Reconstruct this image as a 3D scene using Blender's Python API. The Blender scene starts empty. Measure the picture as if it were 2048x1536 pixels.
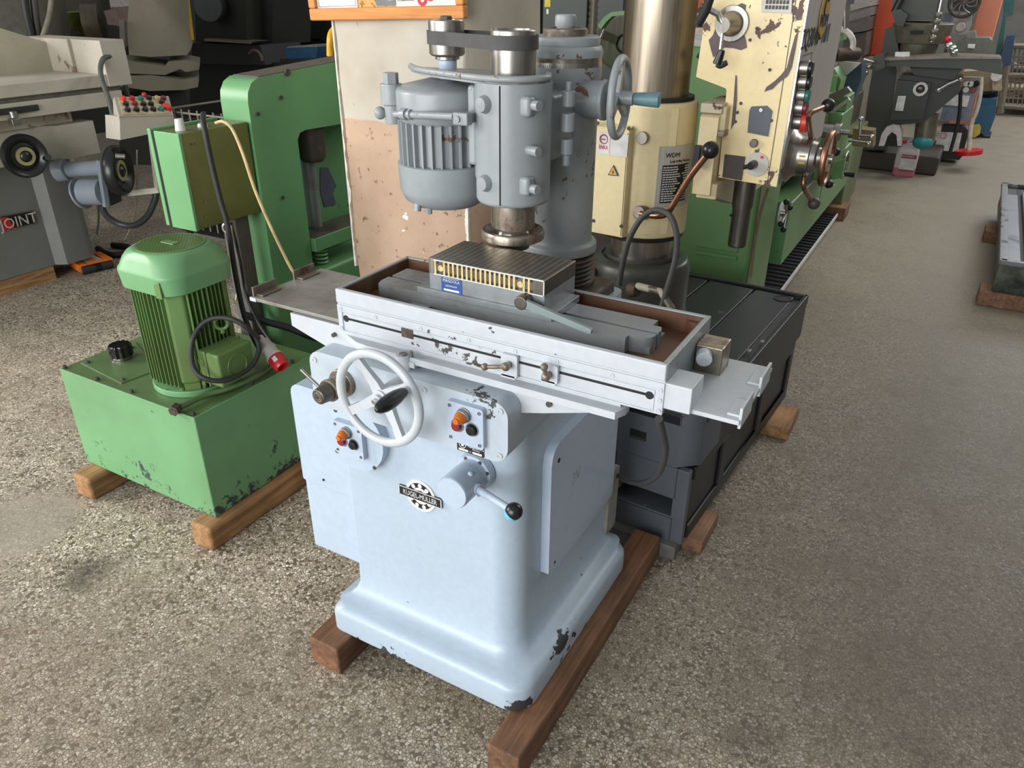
import bpy, bmesh, math, random
from mathutils import Vector, Matrix
from math import sin, cos, pi, radians
random.seed(7)
SC = bpy.context.scene
COL = SC.collection
# ---------------------------------------------------------------- camera, world, lights, exposure
cam_d = bpy.data.cameras.new('camera'); cam = bpy.data.objects.new('camera', cam_d); COL.objects.link(cam)
cam_d.sensor_width = 36; cam_d.lens = 1538.03 * 36 / 2048; cam_d.clip_start = .05; cam_d.clip_end = 100
PITCH, ROLL, YAW = .4826, .0042, -.5176
fw = Vector((sin(YAW) * cos(PITCH), cos(YAW) * cos(PITCH), -sin(PITCH)))
ri = Vector((cos(YAW), -sin(YAW), 0)); up = ri.cross(fw)
r2 = cos(ROLL) * ri + sin(ROLL) * up; u2 = cos(ROLL) * up - sin(ROLL) * ri
cam.matrix_world = Matrix(((r2.x, u2.x, -fw.x, 0), (r2.y, u2.y, -fw.y, 0), (r2.z, u2.z, -fw.z, 1.6), (0, 0, 0, 1)))
SC.camera = cam
W = bpy.data.worlds.new('world'); SC.world = W; W.use_nodes = True
W.node_tree.nodes['Background'].inputs[0].default_value = (.94, .97, 1, 1)
W.node_tree.nodes['Background'].inputs[1].default_value = .42
def area(name, loc, to, sx, sy, power, col=(1, 1, 1), spread=180):
    d = bpy.data.lights.new(name, 'AREA'); d.shape = 'RECTANGLE'; d.size = sx; d.size_y = sy; d.energy = power; d.color = col
    o = bpy.data.objects.new(name, d); COL.objects.link(o); o.location = loc
    o.rotation_euler = (Vector(to) - Vector(loc)).to_track_quat('-Z', 'Y').to_euler()
    o['kind'] = 'helper'; d.spread = radians(spread); return o
area('door_daylight', (-1.8, -4.6, 2.1), (-1.0, 2, .7), 5.4, 3.6, 500, (.98, .99, 1))
area('left_gate_daylight', (-6.5, -1.0, 2.6), (-2.4, 1.4, 0), 2.4, 2.4, 120, (1, .97, .92), 110)
area('rear_ceiling_lamps', (2.5, 12.5, 4.2), (1.5, 11, 0), 3, 3, 260, (.93, .97, 1))
area('aisle_ceiling_lamps', (1.2, 6.5, 4.2), (.8, 6.2, 0), 1.5, 4, 110, (1, .95, .86))
SC.view_settings.view_transform = 'Standard'; SC.view_settings.look = 'None'
SC.view_settings.exposure = 0.0; SC.view_settings.gamma = 1; SC.view_settings.use_curve_mapping = False
# ---------------------------------------------------------------- materials
def lin(c):
    return tuple((x / 255 / 12.92 if x / 255 <= .04045 else ((x / 255 + .055) / 1.055) ** 2.4) for x in c) + (1,)
class NT:
    def __init__(s, name):
        s.m = bpy.data.materials.new(name); s.m.use_nodes = True; s.t = s.m.node_tree; s.b = s.t.nodes['Principled BSDF']
    def n(s, ty, ins=None, **k):
        x = s.t.nodes.new('ShaderNode' + ty)
        for a, v in k.items(): setattr(x, a, v)
        for a, v in (ins or {}).items(): s.set(x, a, v)
        return x
    def set(s, x, a, v):
        i = x.inputs[a]
        if isinstance(v, bpy.types.NodeSocket): s.t.links.new(v, i)
        elif isinstance(v, bpy.types.Node): s.t.links.new(v.outputs[0], i)
        else: i.default_value = v
    def pos(s): return s.n('NewGeometry').outputs['Position']
    def obj(s): return s.n('TexCoord').outputs['Object']
    def map(s, v, sc=(1, 1, 1), rot=(0, 0, 0), loc=(0, 0, 0)):
        return s.n('Mapping', {'Vector': v, 'Scale': sc, 'Rotation': rot, 'Location': loc}).outputs[0]
    def noise(s, v, scale, detail=3, rough=.55, dist=0):
        return s.n('TexNoise', {'Vector': v, 'Scale': scale, 'Detail': detail, 'Roughness': rough, 'Distortion': dist}).outputs[0]
    def ramp(s, f, a, b, ca=(0, 0, 0, 1), cb=(1, 1, 1, 1)):
        r = s.n('ValToRGB', {'Fac': f}); e = r.color_ramp.elements; e[0].position = a; e[1].position = b; e[0].color = ca; e[1].color = cb
        return r.outputs[0]
    def mix(s, f, a, b, mode='MIX'):
        x = s.n('Mix', data_type='RGBA', blend_type=mode); s.set(x, 0, f); s.set(x, 6, a); s.set(x, 7, b); return x.outputs[2]
    def math(s, op, a, b=0, c=0):
        x = s.n('Math', operation=op); s.set(x, 0, a); s.set(x, 1, b); s.set(x, 2, c); return x.outputs[0]
    def bump(s, h, st=.2, d=.002):
        s.set(s.b, 'Normal', s.n('Bump', {'Height': h, 'Strength': st, 'Distance': d}))
    def out(s, col=None, rough=None, metal=None, **k):
        for a, v in (('Base Color', col), ('Roughness', rough), ('Metallic', metal)):
            if v is not None: s.set(s.b, a, v)
        for a, v in k.items(): s.set(s.b, a, v)
        return s.m
def paint(name, col, rough=.4, chip=None, amt=.68, cs=22, grime=.25, gcol=(70, 64, 52), metal=0, bmp=.12, soft=.02, zl=None, spots=()):
    t = NT(name); p = t.pos(); c = lin(col)
    big = t.noise(p, 3.5, 4); fine = t.noise(p, 60, 2)
    x = t.mix(t.math('MULTIPLY', t.ramp(big, .45, .75), grime), c, lin(gcol))
    x = t.mix(t.ramp(fine, .3, .7, (0, 0, 0, 1), (.12, .12, .12, 1)), x, lin([v * .7 for v in col]))
    r = rough
    if chip:
        n = t.noise(p, cs, 6, .62, .3); m = t.noise(p, cs * .17, 2)
        v = t.math('ADD', t.math('MULTIPLY', n, .62), t.math('MULTIPLY', m, .38))
        if zl: v = t.math('ADD', v, t.n('MapRange', {0: t.n('SeparateXYZ', {'Vector': p}).outputs[2], 1: zl[0], 2: zl[1], 3: zl[2], 4: 0}).outputs[0])
        for (sx, sy, sz, sr, sb) in spots:
            d = t.n('VectorMath', {0: p, 1: (sx, sy, sz)}, operation='DISTANCE').outputs['Value']
            v = t.math('ADD', v, t.n('MapRange', {0: d, 1: 0, 2: sr, 3: sb, 4: 0}).outputs[0])
        f = t.ramp(v, amt - .08, amt - .08 + soft)
        x = t.mix(f, x, lin(chip)); r = t.math('ADD', t.math('MULTIPLY', f, .25), rough)
        t.bump(t.math('SUBTRACT', t.math('MULTIPLY', t.noise(p, 14, 2), .5), f), bmp, .002)
    else: t.bump(t.noise(p, 18, 3), bmp, .002)
    return t.out(x, r, metal)
def plain(name, col, rough=.5, metal=0, **k):
    t = NT(name); x = t.mix(t.ramp(t.noise(t.pos(), 25, 3), .35, .7), lin(col), lin([v * .86 for v in col]))
    return t.out(x, rough, metal, **k)
def steel(name, col, rough=.32, rust=0, stretch=(30, 30, 2), metal=.95, rc=(84, 58, 40)):
    t = NT(name); p = t.pos(); n = t.noise(t.map(p, stretch), 4, 4)
    x = t.mix(n, lin([v * .75 for v in col]), lin([min(255, v * 1.15) for v in col]))
    r = t.math('ADD', t.math('MULTIPLY', n, .2), rough - .08); mt = metal
    if rust:
        f = t.ramp(t.noise(p, 16, 6, .65), .62 - rust * .3, .78 - rust * .25); x = t.mix(f, x, lin(rc)); r = t.math('ADD', r, t.math('MULTIPLY', f, .4)); mt = t.math('MULTIPLY', t.math('SUBTRACT', 1, f), metal)
    return t.out(x, r, mt)
def wood(name, ca, cb, axis=1, dirt=.4):
    t = NT(name); p = t.obj(); sc = [26, 26, 26]; sc[axis] = 1.6
    n = t.noise(t.map(p, sc), 1.6, 5, .6, 1.2); x = t.mix(t.ramp(n, .3, .7), lin(ca), lin(cb))
    d = t.ramp(t.noise(p, 7, 4), .42, .7); x = t.mix(t.math('MULTIPLY', d, dirt), x, lin((38, 30, 24)))
    t.bump(n, .5, .002); return t.out(x, .75)
M = {}
M['blue'] = paint('pale_blue_grey_paint', (172, 187, 204), .33, (52, 52, 52), .8, 26, .12, (140, 136, 126))
M['blueplinth'] = paint('chipped_blue_grey_paint', (168, 184, 198), .36, (48, 50, 50), .735, 17, .15, (132, 128, 118), zl=(.092, .15, .085), soft=.008, spots=((-.93, 1.065, .115, .09, .14), (-.575, 1.30, .16, .06, .12), (-.57, 1.22, .15, .05, .11), (-.60, 1.08, .105, .07, .12)))
M['bluec'] = paint('chipped_blue_housing', (176, 188, 198), .36, (66, 66, 66), .74, 42, .2, (146, 142, 132), spots=((-.66, 1.075, .914, .045, .12), (-.70, 1.08, .914, .035, .09)), soft=.008)
M['white'] = paint('white_grey_paint', (184, 190, 195), .34, (70, 66, 62), .755, 30, .12, (150, 145, 134))
M['whitechip'] = paint('chipped_white_grey_paint', (182, 188, 194), .36, (66, 62, 58), .725, 40, .2, (150, 145, 134), spots=((-.80, 1.1, .979, .06, .10), (-.73, 1.1, .976, .05, .09), (-.85, 1.1, .985, .03, .09)), soft=.008)
M['grey'] = paint('old_grey_paint', (142, 149, 152), .36, (104, 76, 66), .735, 30, .25, (112, 110, 104), bmp=.3)
M['greychip'] = paint('flaking_grey_paint', (146, 152, 153), .4, (104, 78, 68), .675, 40, .3, (110, 106, 98), bmp=.35)
M['rust'] = paint('rusty_oily_tray', (92, 60, 40), .55, (120, 98, 74), .6, 18, .6, (52, 36, 26), soft=.2, bmp=.5)
M['tablegrey'] = paint('oily_table_grey', (138, 144, 146), .35, (84, 76, 70), .575, 9, .5, (70, 66, 60), soft=.2, metal=.25)
M['steel'] = steel('worn_bright_steel', (158, 154, 148), .32)
M['steeld'] = steel('dark_stained_steel', (108, 102, 96), .36, .15)
M['steelr'] = steel('rust_stained_steel', (150, 142, 130), .32, .45)
M['barepl'] = paint('bare_stained_plate', (150, 148, 142), .4, (96, 78, 64), .56, 7, .4, (110, 100, 88), metal=.3, soft=.25)
M['chrome'] = steel('chrome', (205, 205, 205), .14)
M['castdark'] = paint('bare_dark_casting', (66, 60, 55), .5, (96, 74, 58), .6, 20, .4, (38, 34, 30), soft=.1)
M['black'] = plain('black_plastic', (26, 27, 30), .3)
M['blackm'] = plain('black_rubber', (34, 34, 35), .6)
M['dark'] = plain('dark_gap', (18, 18, 20), .7)
M['belt'] = plain('grey_flat_belt', (70, 70, 70), .7)
M['orange'] = plain('amber_lens', (214, 112, 30), .2)
M['red'] = plain('dark_red_button', (128, 34, 46), .35)
M['redb'] = plain('bright_red_plastic', (196, 36, 40), .35)
M['wood'] = wood('reddish_wood', (150, 112, 82), (98, 68, 48))
M['woodp'] = wood('pale_wood', (184, 140, 92), (118, 84, 52))
M['plate'] = plain('white_print', (222, 222, 220), .45)
M['blackpl'] = plain('black_print', (28, 28, 30), .45)
M['brass'] = plain('brass_strip', (222, 200, 138), .35, .3)
M['bluepl'] = plain('blue_print', (46, 84, 150), .4)
M['bluetape'] = plain('blue_tape', (94, 130, 138), .5)
# ---------------------------------------------------------------- mesh helpers
WL = {}
class S:
    """collects shapes, in world coordinates, for one mesh object"""
    def __init__(s): s.bm = bmesh.new(); s.xf = None
    def take(s, b, bev=0, seg=2, ang=30):
        if bev:
            e = [x for x in b.edges if len(x.link_faces) == 2 and x.calc_face_angle(0) > radians(ang)]
            bmesh.ops.bevel(b, geom=e, offset=bev, segments=seg, profile=.5, affect='EDGES', clamp_overlap=True)
        bmesh.ops.recalc_face_normals(b, faces=b.faces[:])
        me = bpy.data.meshes.new('tmp'); b.to_mesh(me); b.free()
        if s.xf: me.transform(s.xf)
        s.bm.from_mesh(me); bpy.data.meshes.remove(me); return s
    def box(s, x0, x1, y0, y1, z0, z1, bev=0, seg=2):
        b = bmesh.new(); bmesh.ops.create_cube(b, size=1, matrix=Matrix.Translation(((x0 + x1) / 2, (y0 + y1) / 2, (z0 + z1) / 2)) @ Matrix.Diagonal((abs(x1 - x0), abs(y1 - y0), abs(z1 - z0), 1)))
        return s.take(b, bev, seg)
    def loft(s, loops, bev=0, seg=2, caps=True, ang=30, close=False):
        b = bmesh.new(); V = [[b.verts.new(p) for p in l] for l in loops]; n = len(V[0])
        prs = list(zip(V, V[1:])) + ([(V[-1], V[0])] if close else [])
        for a, c in prs:
            for i in range(n): b.faces.new((a[i], a[(i + 1) % n], c[(i + 1) % n], c[i]))
        if caps and not close: b.faces.new(V[0][::-1]); b.faces.new(V[-1])
        return s.take(b, bev, seg, ang)
    def prism(s, pts, ax, a, c, bev=0, seg=2):
        f = {'x': lambda p, t: (t, p[0], p[1]), 'y': lambda p, t: (p[0], t, p[1]), 'z': lambda p, t: (p[0], p[1], t)}[ax]
        return s.loft([[f(p, a) for p in pts], [f(p, c) for p in pts]], bev, seg)
    def hull8(s, lo, hi, bev=0, seg=2): return s.loft([lo, hi], bev, seg)
    def lathe(s, prof, o, d=(0, 0, 1), n=28, cap=True):
        o = Vector(o); d = Vector(d).normalized(); a = d.orthogonal().normalized(); c = d.cross(a)
        L = [[o + d * t + (a * cos(2 * pi * i / n) + c * sin(2 * pi * i / n)) * max(r, 1e-5) for i in range(n)] for r, t in prof]
        return s.loft(L, caps=cap)
    def cyl(s, p, q, r, r1=None, n=24, bev=0):
        p = Vector(p); q = Vector(q); h = (q - p).length; r1 = r if r1 is None else r1
        if bev: prof = [(r - bev, 0), (r - bev * .3, bev * .3), (r, bev), (r1, h - bev), (r1 - bev * .3, h - bev * .3), (r1 - bev, h)]
        else: prof = [(r, 0), (r1, h)]
        return s.lathe(prof, p, q - p, n)
    def ring(s, p, q, ro, ri, n=28):
        h = (Vector(q) - Vector(p)).length
        d = Vector(q) - Vector(p); o = Vector(p); d.normalize(); a = d.orthogonal().normalized(); c = d.cross(a)
        L = [[o + d * t + (a * cos(2 * pi * i / n) + c * sin(2 * pi * i / n)) * r for i in range(n)] for r, t in ((ri, 0), (ro, 0), (ro, h), (ri, h))]
        return s.loft(L, close=True)
    def sphere(s, c, r, sc=(1, 1, 1), n=16, m=10, d=None):
        b = bmesh.new(); mt = Matrix.Translation(c)
        if d is not None: mt = mt @ Vector(d).to_track_quat('Z', 'Y').to_matrix().to_4x4()
        bmesh.ops.create_uvsphere(b, u_segments=n, v_segments=m, radius=r, matrix=mt @ Matrix.Diagonal((*sc, 1))); return s.take(b)
    def torus(s, c, ax, R, r, n=40, m=10, sc=1, a0=0, a1=2 * pi):
        c = Vector(c); d = Vector(ax).normalized(); a = d.orthogonal().normalized(); e = d.cross(a); full = abs(a1 - a0 - 2 * pi) < 1e-6
        L = []
        for i in range(n + (0 if full else 1)):
            t = a0 + (a1 - a0) * i / n; o = a * cos(t) + e * sin(t)
            L.append([c + o * R + (o * cos(2 * pi * j / m) + d * sin(2 * pi * j / m) * sc) * r for j in range(m)])
        return s.loft(L, close=full)
    def tube(s, pts, r, n=8, sub=6, rs=None):
        P = [Vector(p) for p in pts]
        if sub > 1 and len(P) > 2:
            Q = []; E = [2 * P[0] - P[1]] + P + [2 * P[-1] - P[-2]]
            for i in range(1, len(E) - 2):
                a, b, c, d = E[i - 1:i + 3]
                for k in range(sub):
                    t = k / sub; Q.append(.5 * (2 * b + (c - a) * t + (2 * a - 5 * b + 4 * c - d) * t * t + (3 * b - a - 3 * c + d) * t ** 3))
            P = Q + [P[-1]]
        L = []; u = None
        for i, p in enumerate(P):
            d = (P[min(i + 1, len(P) - 1)] - P[max(i - 1, 0)]).normalized()
            u = d.orthogonal().normalized() if u is None else (u - d * u.dot(d)).normalized()
            v = d.cross(u); rr = r if rs is None else rs[0] + (rs[1] - rs[0]) * i / (len(P) - 1)
            L.append([p + (u * cos(2 * pi * j / n) + v * sin(2 * pi * j / n)) * rr for j in range(n)])
        return s.loft(L)
    def hexa(s, p, q, r, bev=0): 
        return s.cyl(p, q, r, n=6, bev=bev)
    def text(s, txt, mat):
        cu = bpy.data.curves.new('t', 'FONT'); cu.body = txt; cu.align_x = 'CENTER'; cu.align_y = 'CENTER'; cu.extrude = .04; cu.resolution_u = 2
        o = bpy.data.objects.new('t', cu); me = bpy.data.meshes.new_from_object(o); bpy.data.objects.remove(o); bpy.data.curves.remove(cu)
        me.transform(mat); s.bm.from_mesh(me); bpy.data.meshes.remove(me); return s
def rr(x0, x1, y0, y1, r, z, n=5):
    r = r if isinstance(r, (list, tuple)) else [r] * 4; o = []
    for (cx, cy, a), q in zip(((x0, y0, pi), (x1, y0, 1.5 * pi), (x1, y1, 0), (x0, y1, .5 * pi)), r):
        px = cx + (q if cx == x0 else -q); py = cy + (q if cy == y0 else -q)
        for i in range(n + 1):
            t = a + i / n * pi / 2; o.append((px + q * cos(t), py + q * sin(t), z))
    return o
def rr2(x0, x1, y0, y1, r, n=4): return [(p[0], p[1]) for p in rr(x0, x1, y0, y1, r, 0, n)]
def put(name, s, m, par=None, label=None, smooth=50, wn=True, **k):
    bm = s.bm if isinstance(s, S) else s
    bmesh.ops.remove_doubles(bm, verts=bm.verts[:], dist=1e-6) if len(bm.verts) < 20000 else None
    lo = Vector([min(v.co[i] for v in bm.verts) for i in range(3)]); hi = Vector([max(v.co[i] for v in bm.verts) for i in range(3)])
    o0 = (lo + hi) / 2
    if par is None: o0.z = lo.z
    bmesh.ops.translate(bm, verts=bm.verts[:], vec=-o0)
    me = bpy.data.meshes.new(name); bm.to_mesh(me); bm.free(); me.materials.append(M[m] if isinstance(m, str) else m)
    me.polygons.foreach_set('use_smooth', [True] * len(me.polygons)); me.set_sharp_from_angle(angle=radians(smooth))
    o = bpy.data.objects.new(name, me); COL.objects.link(o); WL[o.name] = o0
    o.location = o0 - (WL[par.name] if par else Vector())
    if par: o.parent = par
    if wn: w = o.modifiers.new('wn', 'WEIGHTED_NORMAL'); w.keep_sharp = True
    if label: o['label'] = label
    for a, v in k.items(): o[a] = v
    return o
def thing(name, label, cat, loc, group=None):
    o = bpy.data.objects.new(name, None); COL.objects.link(o); o.location = loc; WL[o.name] = Vector(loc); o.empty_display_size = .05
    o['label'] = label; o['category'] = cat
    if group: o['group'] = group
    return o
def clone(o, off, par=None, name=None, label=None):
    c = o.copy(); COL.objects.link(c); WL[c.name] = WL[o.name] + Vector(off)
    if par is None and o.parent is None: c.location = o.location + Vector(off)
    else:
        p = par or o.parent; c.parent = p; c.location = WL[c.name] - WL[p.name]
    if label: c['label'] = label
    return c
def clone_tree(o, off, par=None, label=None):
    c = clone(o, off, par, label=label)
    for ch in list(o.children): clone_tree(ch, off, c)
    return c
def TY(x, y, z, s, sx=1, roll=0):      # text matrix: readable from -y
    return Matrix.Translation((x, y, z)) @ Matrix.Rotation(pi / 2, 4, 'X') @ Matrix.Rotation(roll, 4, 'Z') @ Matrix.Diagonal((s * sx, s, .02 * s + .008, 1))
def TX(x, y, z, s, sx=1, roll=0):      # readable from +x
    return Matrix.Translation((x, y, z)) @ Matrix.Rotation(pi / 2, 4, 'Z') @ Matrix.Rotation(pi / 2, 4, 'X') @ Matrix.Rotation(roll, 4, 'Z') @ Matrix.Diagonal((s * sx, s, .02 * s + .008, 1))
# ---------------------------------------------------------------- floor and walls
def floor_mat():
    t = NT('terrazzo_floor'); p = t.pos(); w = t.n('TexNoise', {'Vector': p, 'Scale': 90, 'Detail': 1})
    q = t.n('VectorMath', operation='MULTIPLY_ADD'); t.set(q, 0, w.outputs['Color']); t.set(q, 1, (.006, .006, 0)); t.set(q, 2, p)
    flat = t.map(q.outputs[0], (1, 1, 0))
    v = t.n('TexVoronoi', {'Vector': flat, 'Scale': 112}, feature='DISTANCE_TO_EDGE'); c = t.n('TexVoronoi', {'Vector': flat, 'Scale': 112})
    cell = t.n('SeparateColor', {'Color': c.outputs['Color']}).outputs[0]
    v2 = t.n('TexVoronoi', {'Vector': flat, 'Scale': 52}, feature='DISTANCE_TO_EDGE')
    big = t.noise(p, .9, 5, .6); mid = t.noise(p, 4.5, 5, .6); st = t.noise(t.map(p, (1.4, 1.1, 1), loc=(3, 7, 0)), 1.7, 5, .65)
    chips = t.mix(cell, lin((140, 126, 106)), lin((238, 226, 206)))
    chips = t.mix(t.ramp(cell, .5, .62), chips, lin((196, 182, 158)))
    chips = t.mix(t.ramp(cell, .86, .9), chips, lin((84, 76, 64)))
    chips = t.mix(t.ramp(cell, .30, .31, (1, 1, 1, 1), (0, 0, 0, 1)), chips, t.mix(t.ramp(cell, .1, .3), lin((246, 238, 222)), lin((214, 200, 178))))
    edge = t.ramp(v.outputs[0], .03, .12)
    x = t.mix(edge, lin((84, 75, 62)), chips)
    x = t.mix(t.math('MULTIPLY', t.ramp(v2.outputs[0], .0, .035, (1, 1, 1, 1), (0, 0, 0, 1)), .3), x, lin((84, 75, 62)))
    x = t.mix(t.math('MULTIPLY', t.ramp(mid, .35, .7), .45), x, lin((160, 148, 126)))
    x = t.mix(t.math('MULTIPLY', t.ramp(big, .46, .66), .4), x, lin((124, 112, 94)))
    x = t.mix(t.math('MULTIPLY', t.ramp(st, .62, .75), .65), x, lin((58, 52, 45)))
    x = t.mix(t.math('MULTIPLY', t.ramp(t.noise(t.map(p, (1, 1, 1), loc=(9, 2, 0)), 11, 6, .7), .48, .7), .5), x, lin((84, 75, 62)))
    x = t.mix(t.math('MULTIPLY', t.ramp(t.noise(t.map(p, (1.2, .5, 1), loc=(1, 5, 0)), 1.1, 4, .6), .45, .65), .35), x, lin((104, 92, 76)))
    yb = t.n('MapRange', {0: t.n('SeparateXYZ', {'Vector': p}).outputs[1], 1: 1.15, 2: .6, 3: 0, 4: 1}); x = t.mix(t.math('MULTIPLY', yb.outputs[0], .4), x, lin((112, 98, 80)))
    # light falloff to the right painted in with brown aisle dirt, screed joints
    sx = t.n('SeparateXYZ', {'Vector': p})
    right_falloff = t.n('MapRange', {0: sx.outputs[0], 1: -1.5, 2: .1, 3: 0, 4: 1}); 
    near = t.n('MapRange', {0: sx.outputs[1], 1: .6, 2: 1.7, 3: .3, 4: .82}); x = t.mix(t.math('MULTIPLY', right_falloff.outputs[0], near.outputs[0]), x, lin((80, 72, 59)))
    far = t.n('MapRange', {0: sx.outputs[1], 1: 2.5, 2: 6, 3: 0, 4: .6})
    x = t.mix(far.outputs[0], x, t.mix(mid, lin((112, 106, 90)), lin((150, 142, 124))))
    # mortar patch by the green tank
    d = t.n('VectorMath', {0: p, 1: (-2.42, .98, 0)}, operation='DISTANCE').outputs['Value']
    f = t.ramp(t.math('ADD', d, t.math('MULTIPLY', t.noise(p, 6, 3), .16)), .24, .28, (1, 1, 1, 1), (0, 0, 0, 1))
    x = t.mix(t.math('MULTIPLY', f, .7), x, t.mix(mid, lin((132, 124, 110)), lin((168, 158, 142))))
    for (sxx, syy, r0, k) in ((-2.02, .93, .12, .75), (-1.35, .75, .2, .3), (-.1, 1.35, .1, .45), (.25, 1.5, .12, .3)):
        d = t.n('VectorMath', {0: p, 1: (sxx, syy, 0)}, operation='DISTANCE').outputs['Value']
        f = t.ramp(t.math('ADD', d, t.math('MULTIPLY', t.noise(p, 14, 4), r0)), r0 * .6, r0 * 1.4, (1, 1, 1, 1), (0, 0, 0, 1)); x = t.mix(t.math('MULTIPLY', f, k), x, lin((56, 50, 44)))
    t.bump(t.math('ADD', t.math('MULTIPLY', edge, .6), t.noise(p, 160, 2)), .25, .0015)
    return t.out(x, t.math('ADD', .52, t.math('MULTIPLY', mid, .2)))
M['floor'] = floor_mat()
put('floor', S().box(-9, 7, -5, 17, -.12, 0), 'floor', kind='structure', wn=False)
M['wall'] = paint('grimy_wall', (128, 126, 120), .7, None, .7, 20, .5, (80, 76, 70))
M['walldark'] = paint('dark_wall', (46, 46, 45), .8, None, .7, 20, .5, (44, 44, 42))
put('wall_left', S().box(-9, -8.85, -2, 17, 0, 5), 'walldark', kind='structure', wn=False)
put('wall_back', S().box(-8.85, 7, 16.85, 17, 0, 5), 'wall', kind='structure', wn=False)
put('wall_right', S().box(6.85, 7, -2, 16.85, 0, 5), 'wall', kind='structure', wn=False)
# ---------------------------------------------------------------- surface grinder in front
G = thing('surface_grinder', 'pale blue-grey surface grinder standing foremost on two wooden beams', 'grinding machine', (-.87, 1.38, .09))
s = S(); B = []
PL = (-1.151, -.5725, 1.0676, 1.70); CO = (-1.112, -.642, 1.147, 1.69)
for z, q in ((.09, -.003), (.096, 0), (.148, 0), (.16, -.005), (.167, -.016)):
    B.append(rr(PL[0] - q, PL[1] + q, PL[2] - q, PL[3] + q, [.03, .06, .05, .03], z))
for z, q in ((.170, .045), (.174, .024), (.184, .01), (.205, .001), (.26, 0), (.93, 0)):
    B.append(rr(CO[0] - q * .8, CO[1] + q, CO[2] - q, CO[3] + q * .3, [.012, .062, .03, .012], z))
s.loft(B); body = put('body', s, 'blueplinth', G)
s = S().cyl((-.574, 1.322, .135), (-.566, 1.322, .135), .006); put('plug_hole', s, 'dark', body)
s = S().prism(rr2(-1.272, -1.09, .468, .747, [.006, .006, .02, .028]), 'y', 1.155, 1.60, .012).box(-1.272, -1.10, 1.160, 1.60, .250, .467, .005)
put('side_housing', s, 'blue', G)
put('screw', S().cyl((-1.2, 1.157, .49), (-1.2, 1.152, .49), .003, n=8), 'dark', G)
s = S().prism(rr2(-1.097, -.612, .783, .914, [.03, .035, .03, .03], 5), 'y', 1.06, 1.30, .016, 3); H = put('control_housing', s, 'bluec', G)
for x, z in ((-1.082, .893), (-.628, .898), (-.63, .80), (-.80, .897)):
    put('screw', S().ring((x, 1.0605, z), (x, 1.0575, z), .0065, .0035, 16).cyl((x, 1.0605, z), (x, 1.0585, z), .0036, n=6), 'white', H)
s = S().prism([(-1.19, .958), (-1.19, .928), (-1.0, .872), (-.655, .862), (-.565, .886), (-.425, .928), (-.415, .94), (-.415, .958)], 'y', 1.112, 1.35, .004)
bed = put('bed_saddle', s, 'white', G)
put('screw', S().hexa((-1.065, 1.113, .935), (-1.065, 1.104, .935), .005).cyl((-.553, 1.113, .91), (-.553, 1.107, .91), .006, n=10), 'steeld', bed)
s = S().prism([(-1.035, 1.112), (-.99, 1.092), (-.96, 1.088), (-.415, 1.088), (-.405, 1.112), (-.405, 1.13), (-1.035, 1.13)], 'z', .928, .942, .002)
put('saddle_lip', s, 'white', G)
# limit pin
s = S().cyl((-.868, 1.088, .912), (-.868, 1.088, .944), .0165, .0155, bev=.002).box(-.868, -.84, 1.085, 1.10, .92, .933, .002); p = put('stop_boss', s, 'white', G)
put('pin', S().cyl((-.868, 1.088, .943), (-.868, 1.088, .947), .008).cyl((-.85, 1.092, .935), (-.85, 1.092, .954), .0035, n=10), 'steelr', p)
# table and tray
T = put('table_slide', S().box(-1.035, -.341, 1.112, 1.338, .955, 1.0, .002), 'white', G)
s = S().box(-1.04, -.336, 1.0985, 1.111, 1.017, 1.047, .0025).box(-1.04, -.336, 1.102, 1.112, .9535, 1.0175, .0015)
s.box(-1.04, -.336, 1.0996, 1.104, .9535, .957, .0008).box(-1.04, -1.028, 1.0996, 1.104, .956, 1.008, .0008).box(-.350, -.336, 1.0996, 1.104, .956, 1.008, .0008)
s.box(-1.04, -.336, 1.0990, 1.104, .9985, 1.013, .0012).box(-1.026, -.352, 1.1004, 1.104, .959, .9825, .0008).box(-1.026, -.352, 1.1004, 1.104, .9875, .996, .0008)
put('front_panel', s, 'whitechip', G)
s = S().box(-1.015, -.365, 1.1008, 1.1025, .9826, .9874); s.cyl((-1.019, 1.1003, .985), (-1.019, 1.103, .985), .0075, n=14).cyl((-.361, 1.1003, .985), (-.361, 1.103, .985), .0075, n=14)
put('slot', s, 'dark', G)
put('bare_patch', S().box(-.878, -.849, 1.0998, 1.1015, .9765, .9962, .0005), 'steeld', G)
for x, z in [(-1.03, 1.0055), (-.94, 1.0055), (-.83, 1.0055), (-.72, 1.0055), (-.62, 1.0055), (-.535, 1.0055), (-.43, 1.0055), (-.343, 1.0), (-1.033, .962), (-.343, .961), (-.343, .981)]:
    put('screw', S().ring((x, 1.0995, z), (x, 1.0978, z), .0042, .0022, 14).cyl((x, 1.0995, z), (x, 1.0984, z), .0023, n=6), 'white', T)
s = S().box(-1.04, -.336, 1.3335, 1.3436, .965, 1.047, .002).box(-1.04, -1.03, 1.105, 1.34, .965, 1.047, .002).box(-.346, -.336, 1.105, 1.34, .957, 1.047, .002)
put('tray_rim', s, 'greychip', G)
s = S().box(-1.031, -.345, 1.110, 1.335, .995, 1.0095).box(-1.030, -.346, 1.110, 1.1125, 1.0, 1.0445).box(-1.030, -.346, 1.331, 1.334, 1.0, 1.0445).box(-1.0305, -1.028, 1.11, 1.333, 1.0, 1.0445).box(-.3485, -.3455, 1.11, 1.333, 1.0, 1.0445)
s.prism([(-.3485, 1.331), (-.3485, 1.30), (-.38, 1.331)], 'z', 1.0, 1.036)
put('tray_lining', s, 'rust', G)
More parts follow.
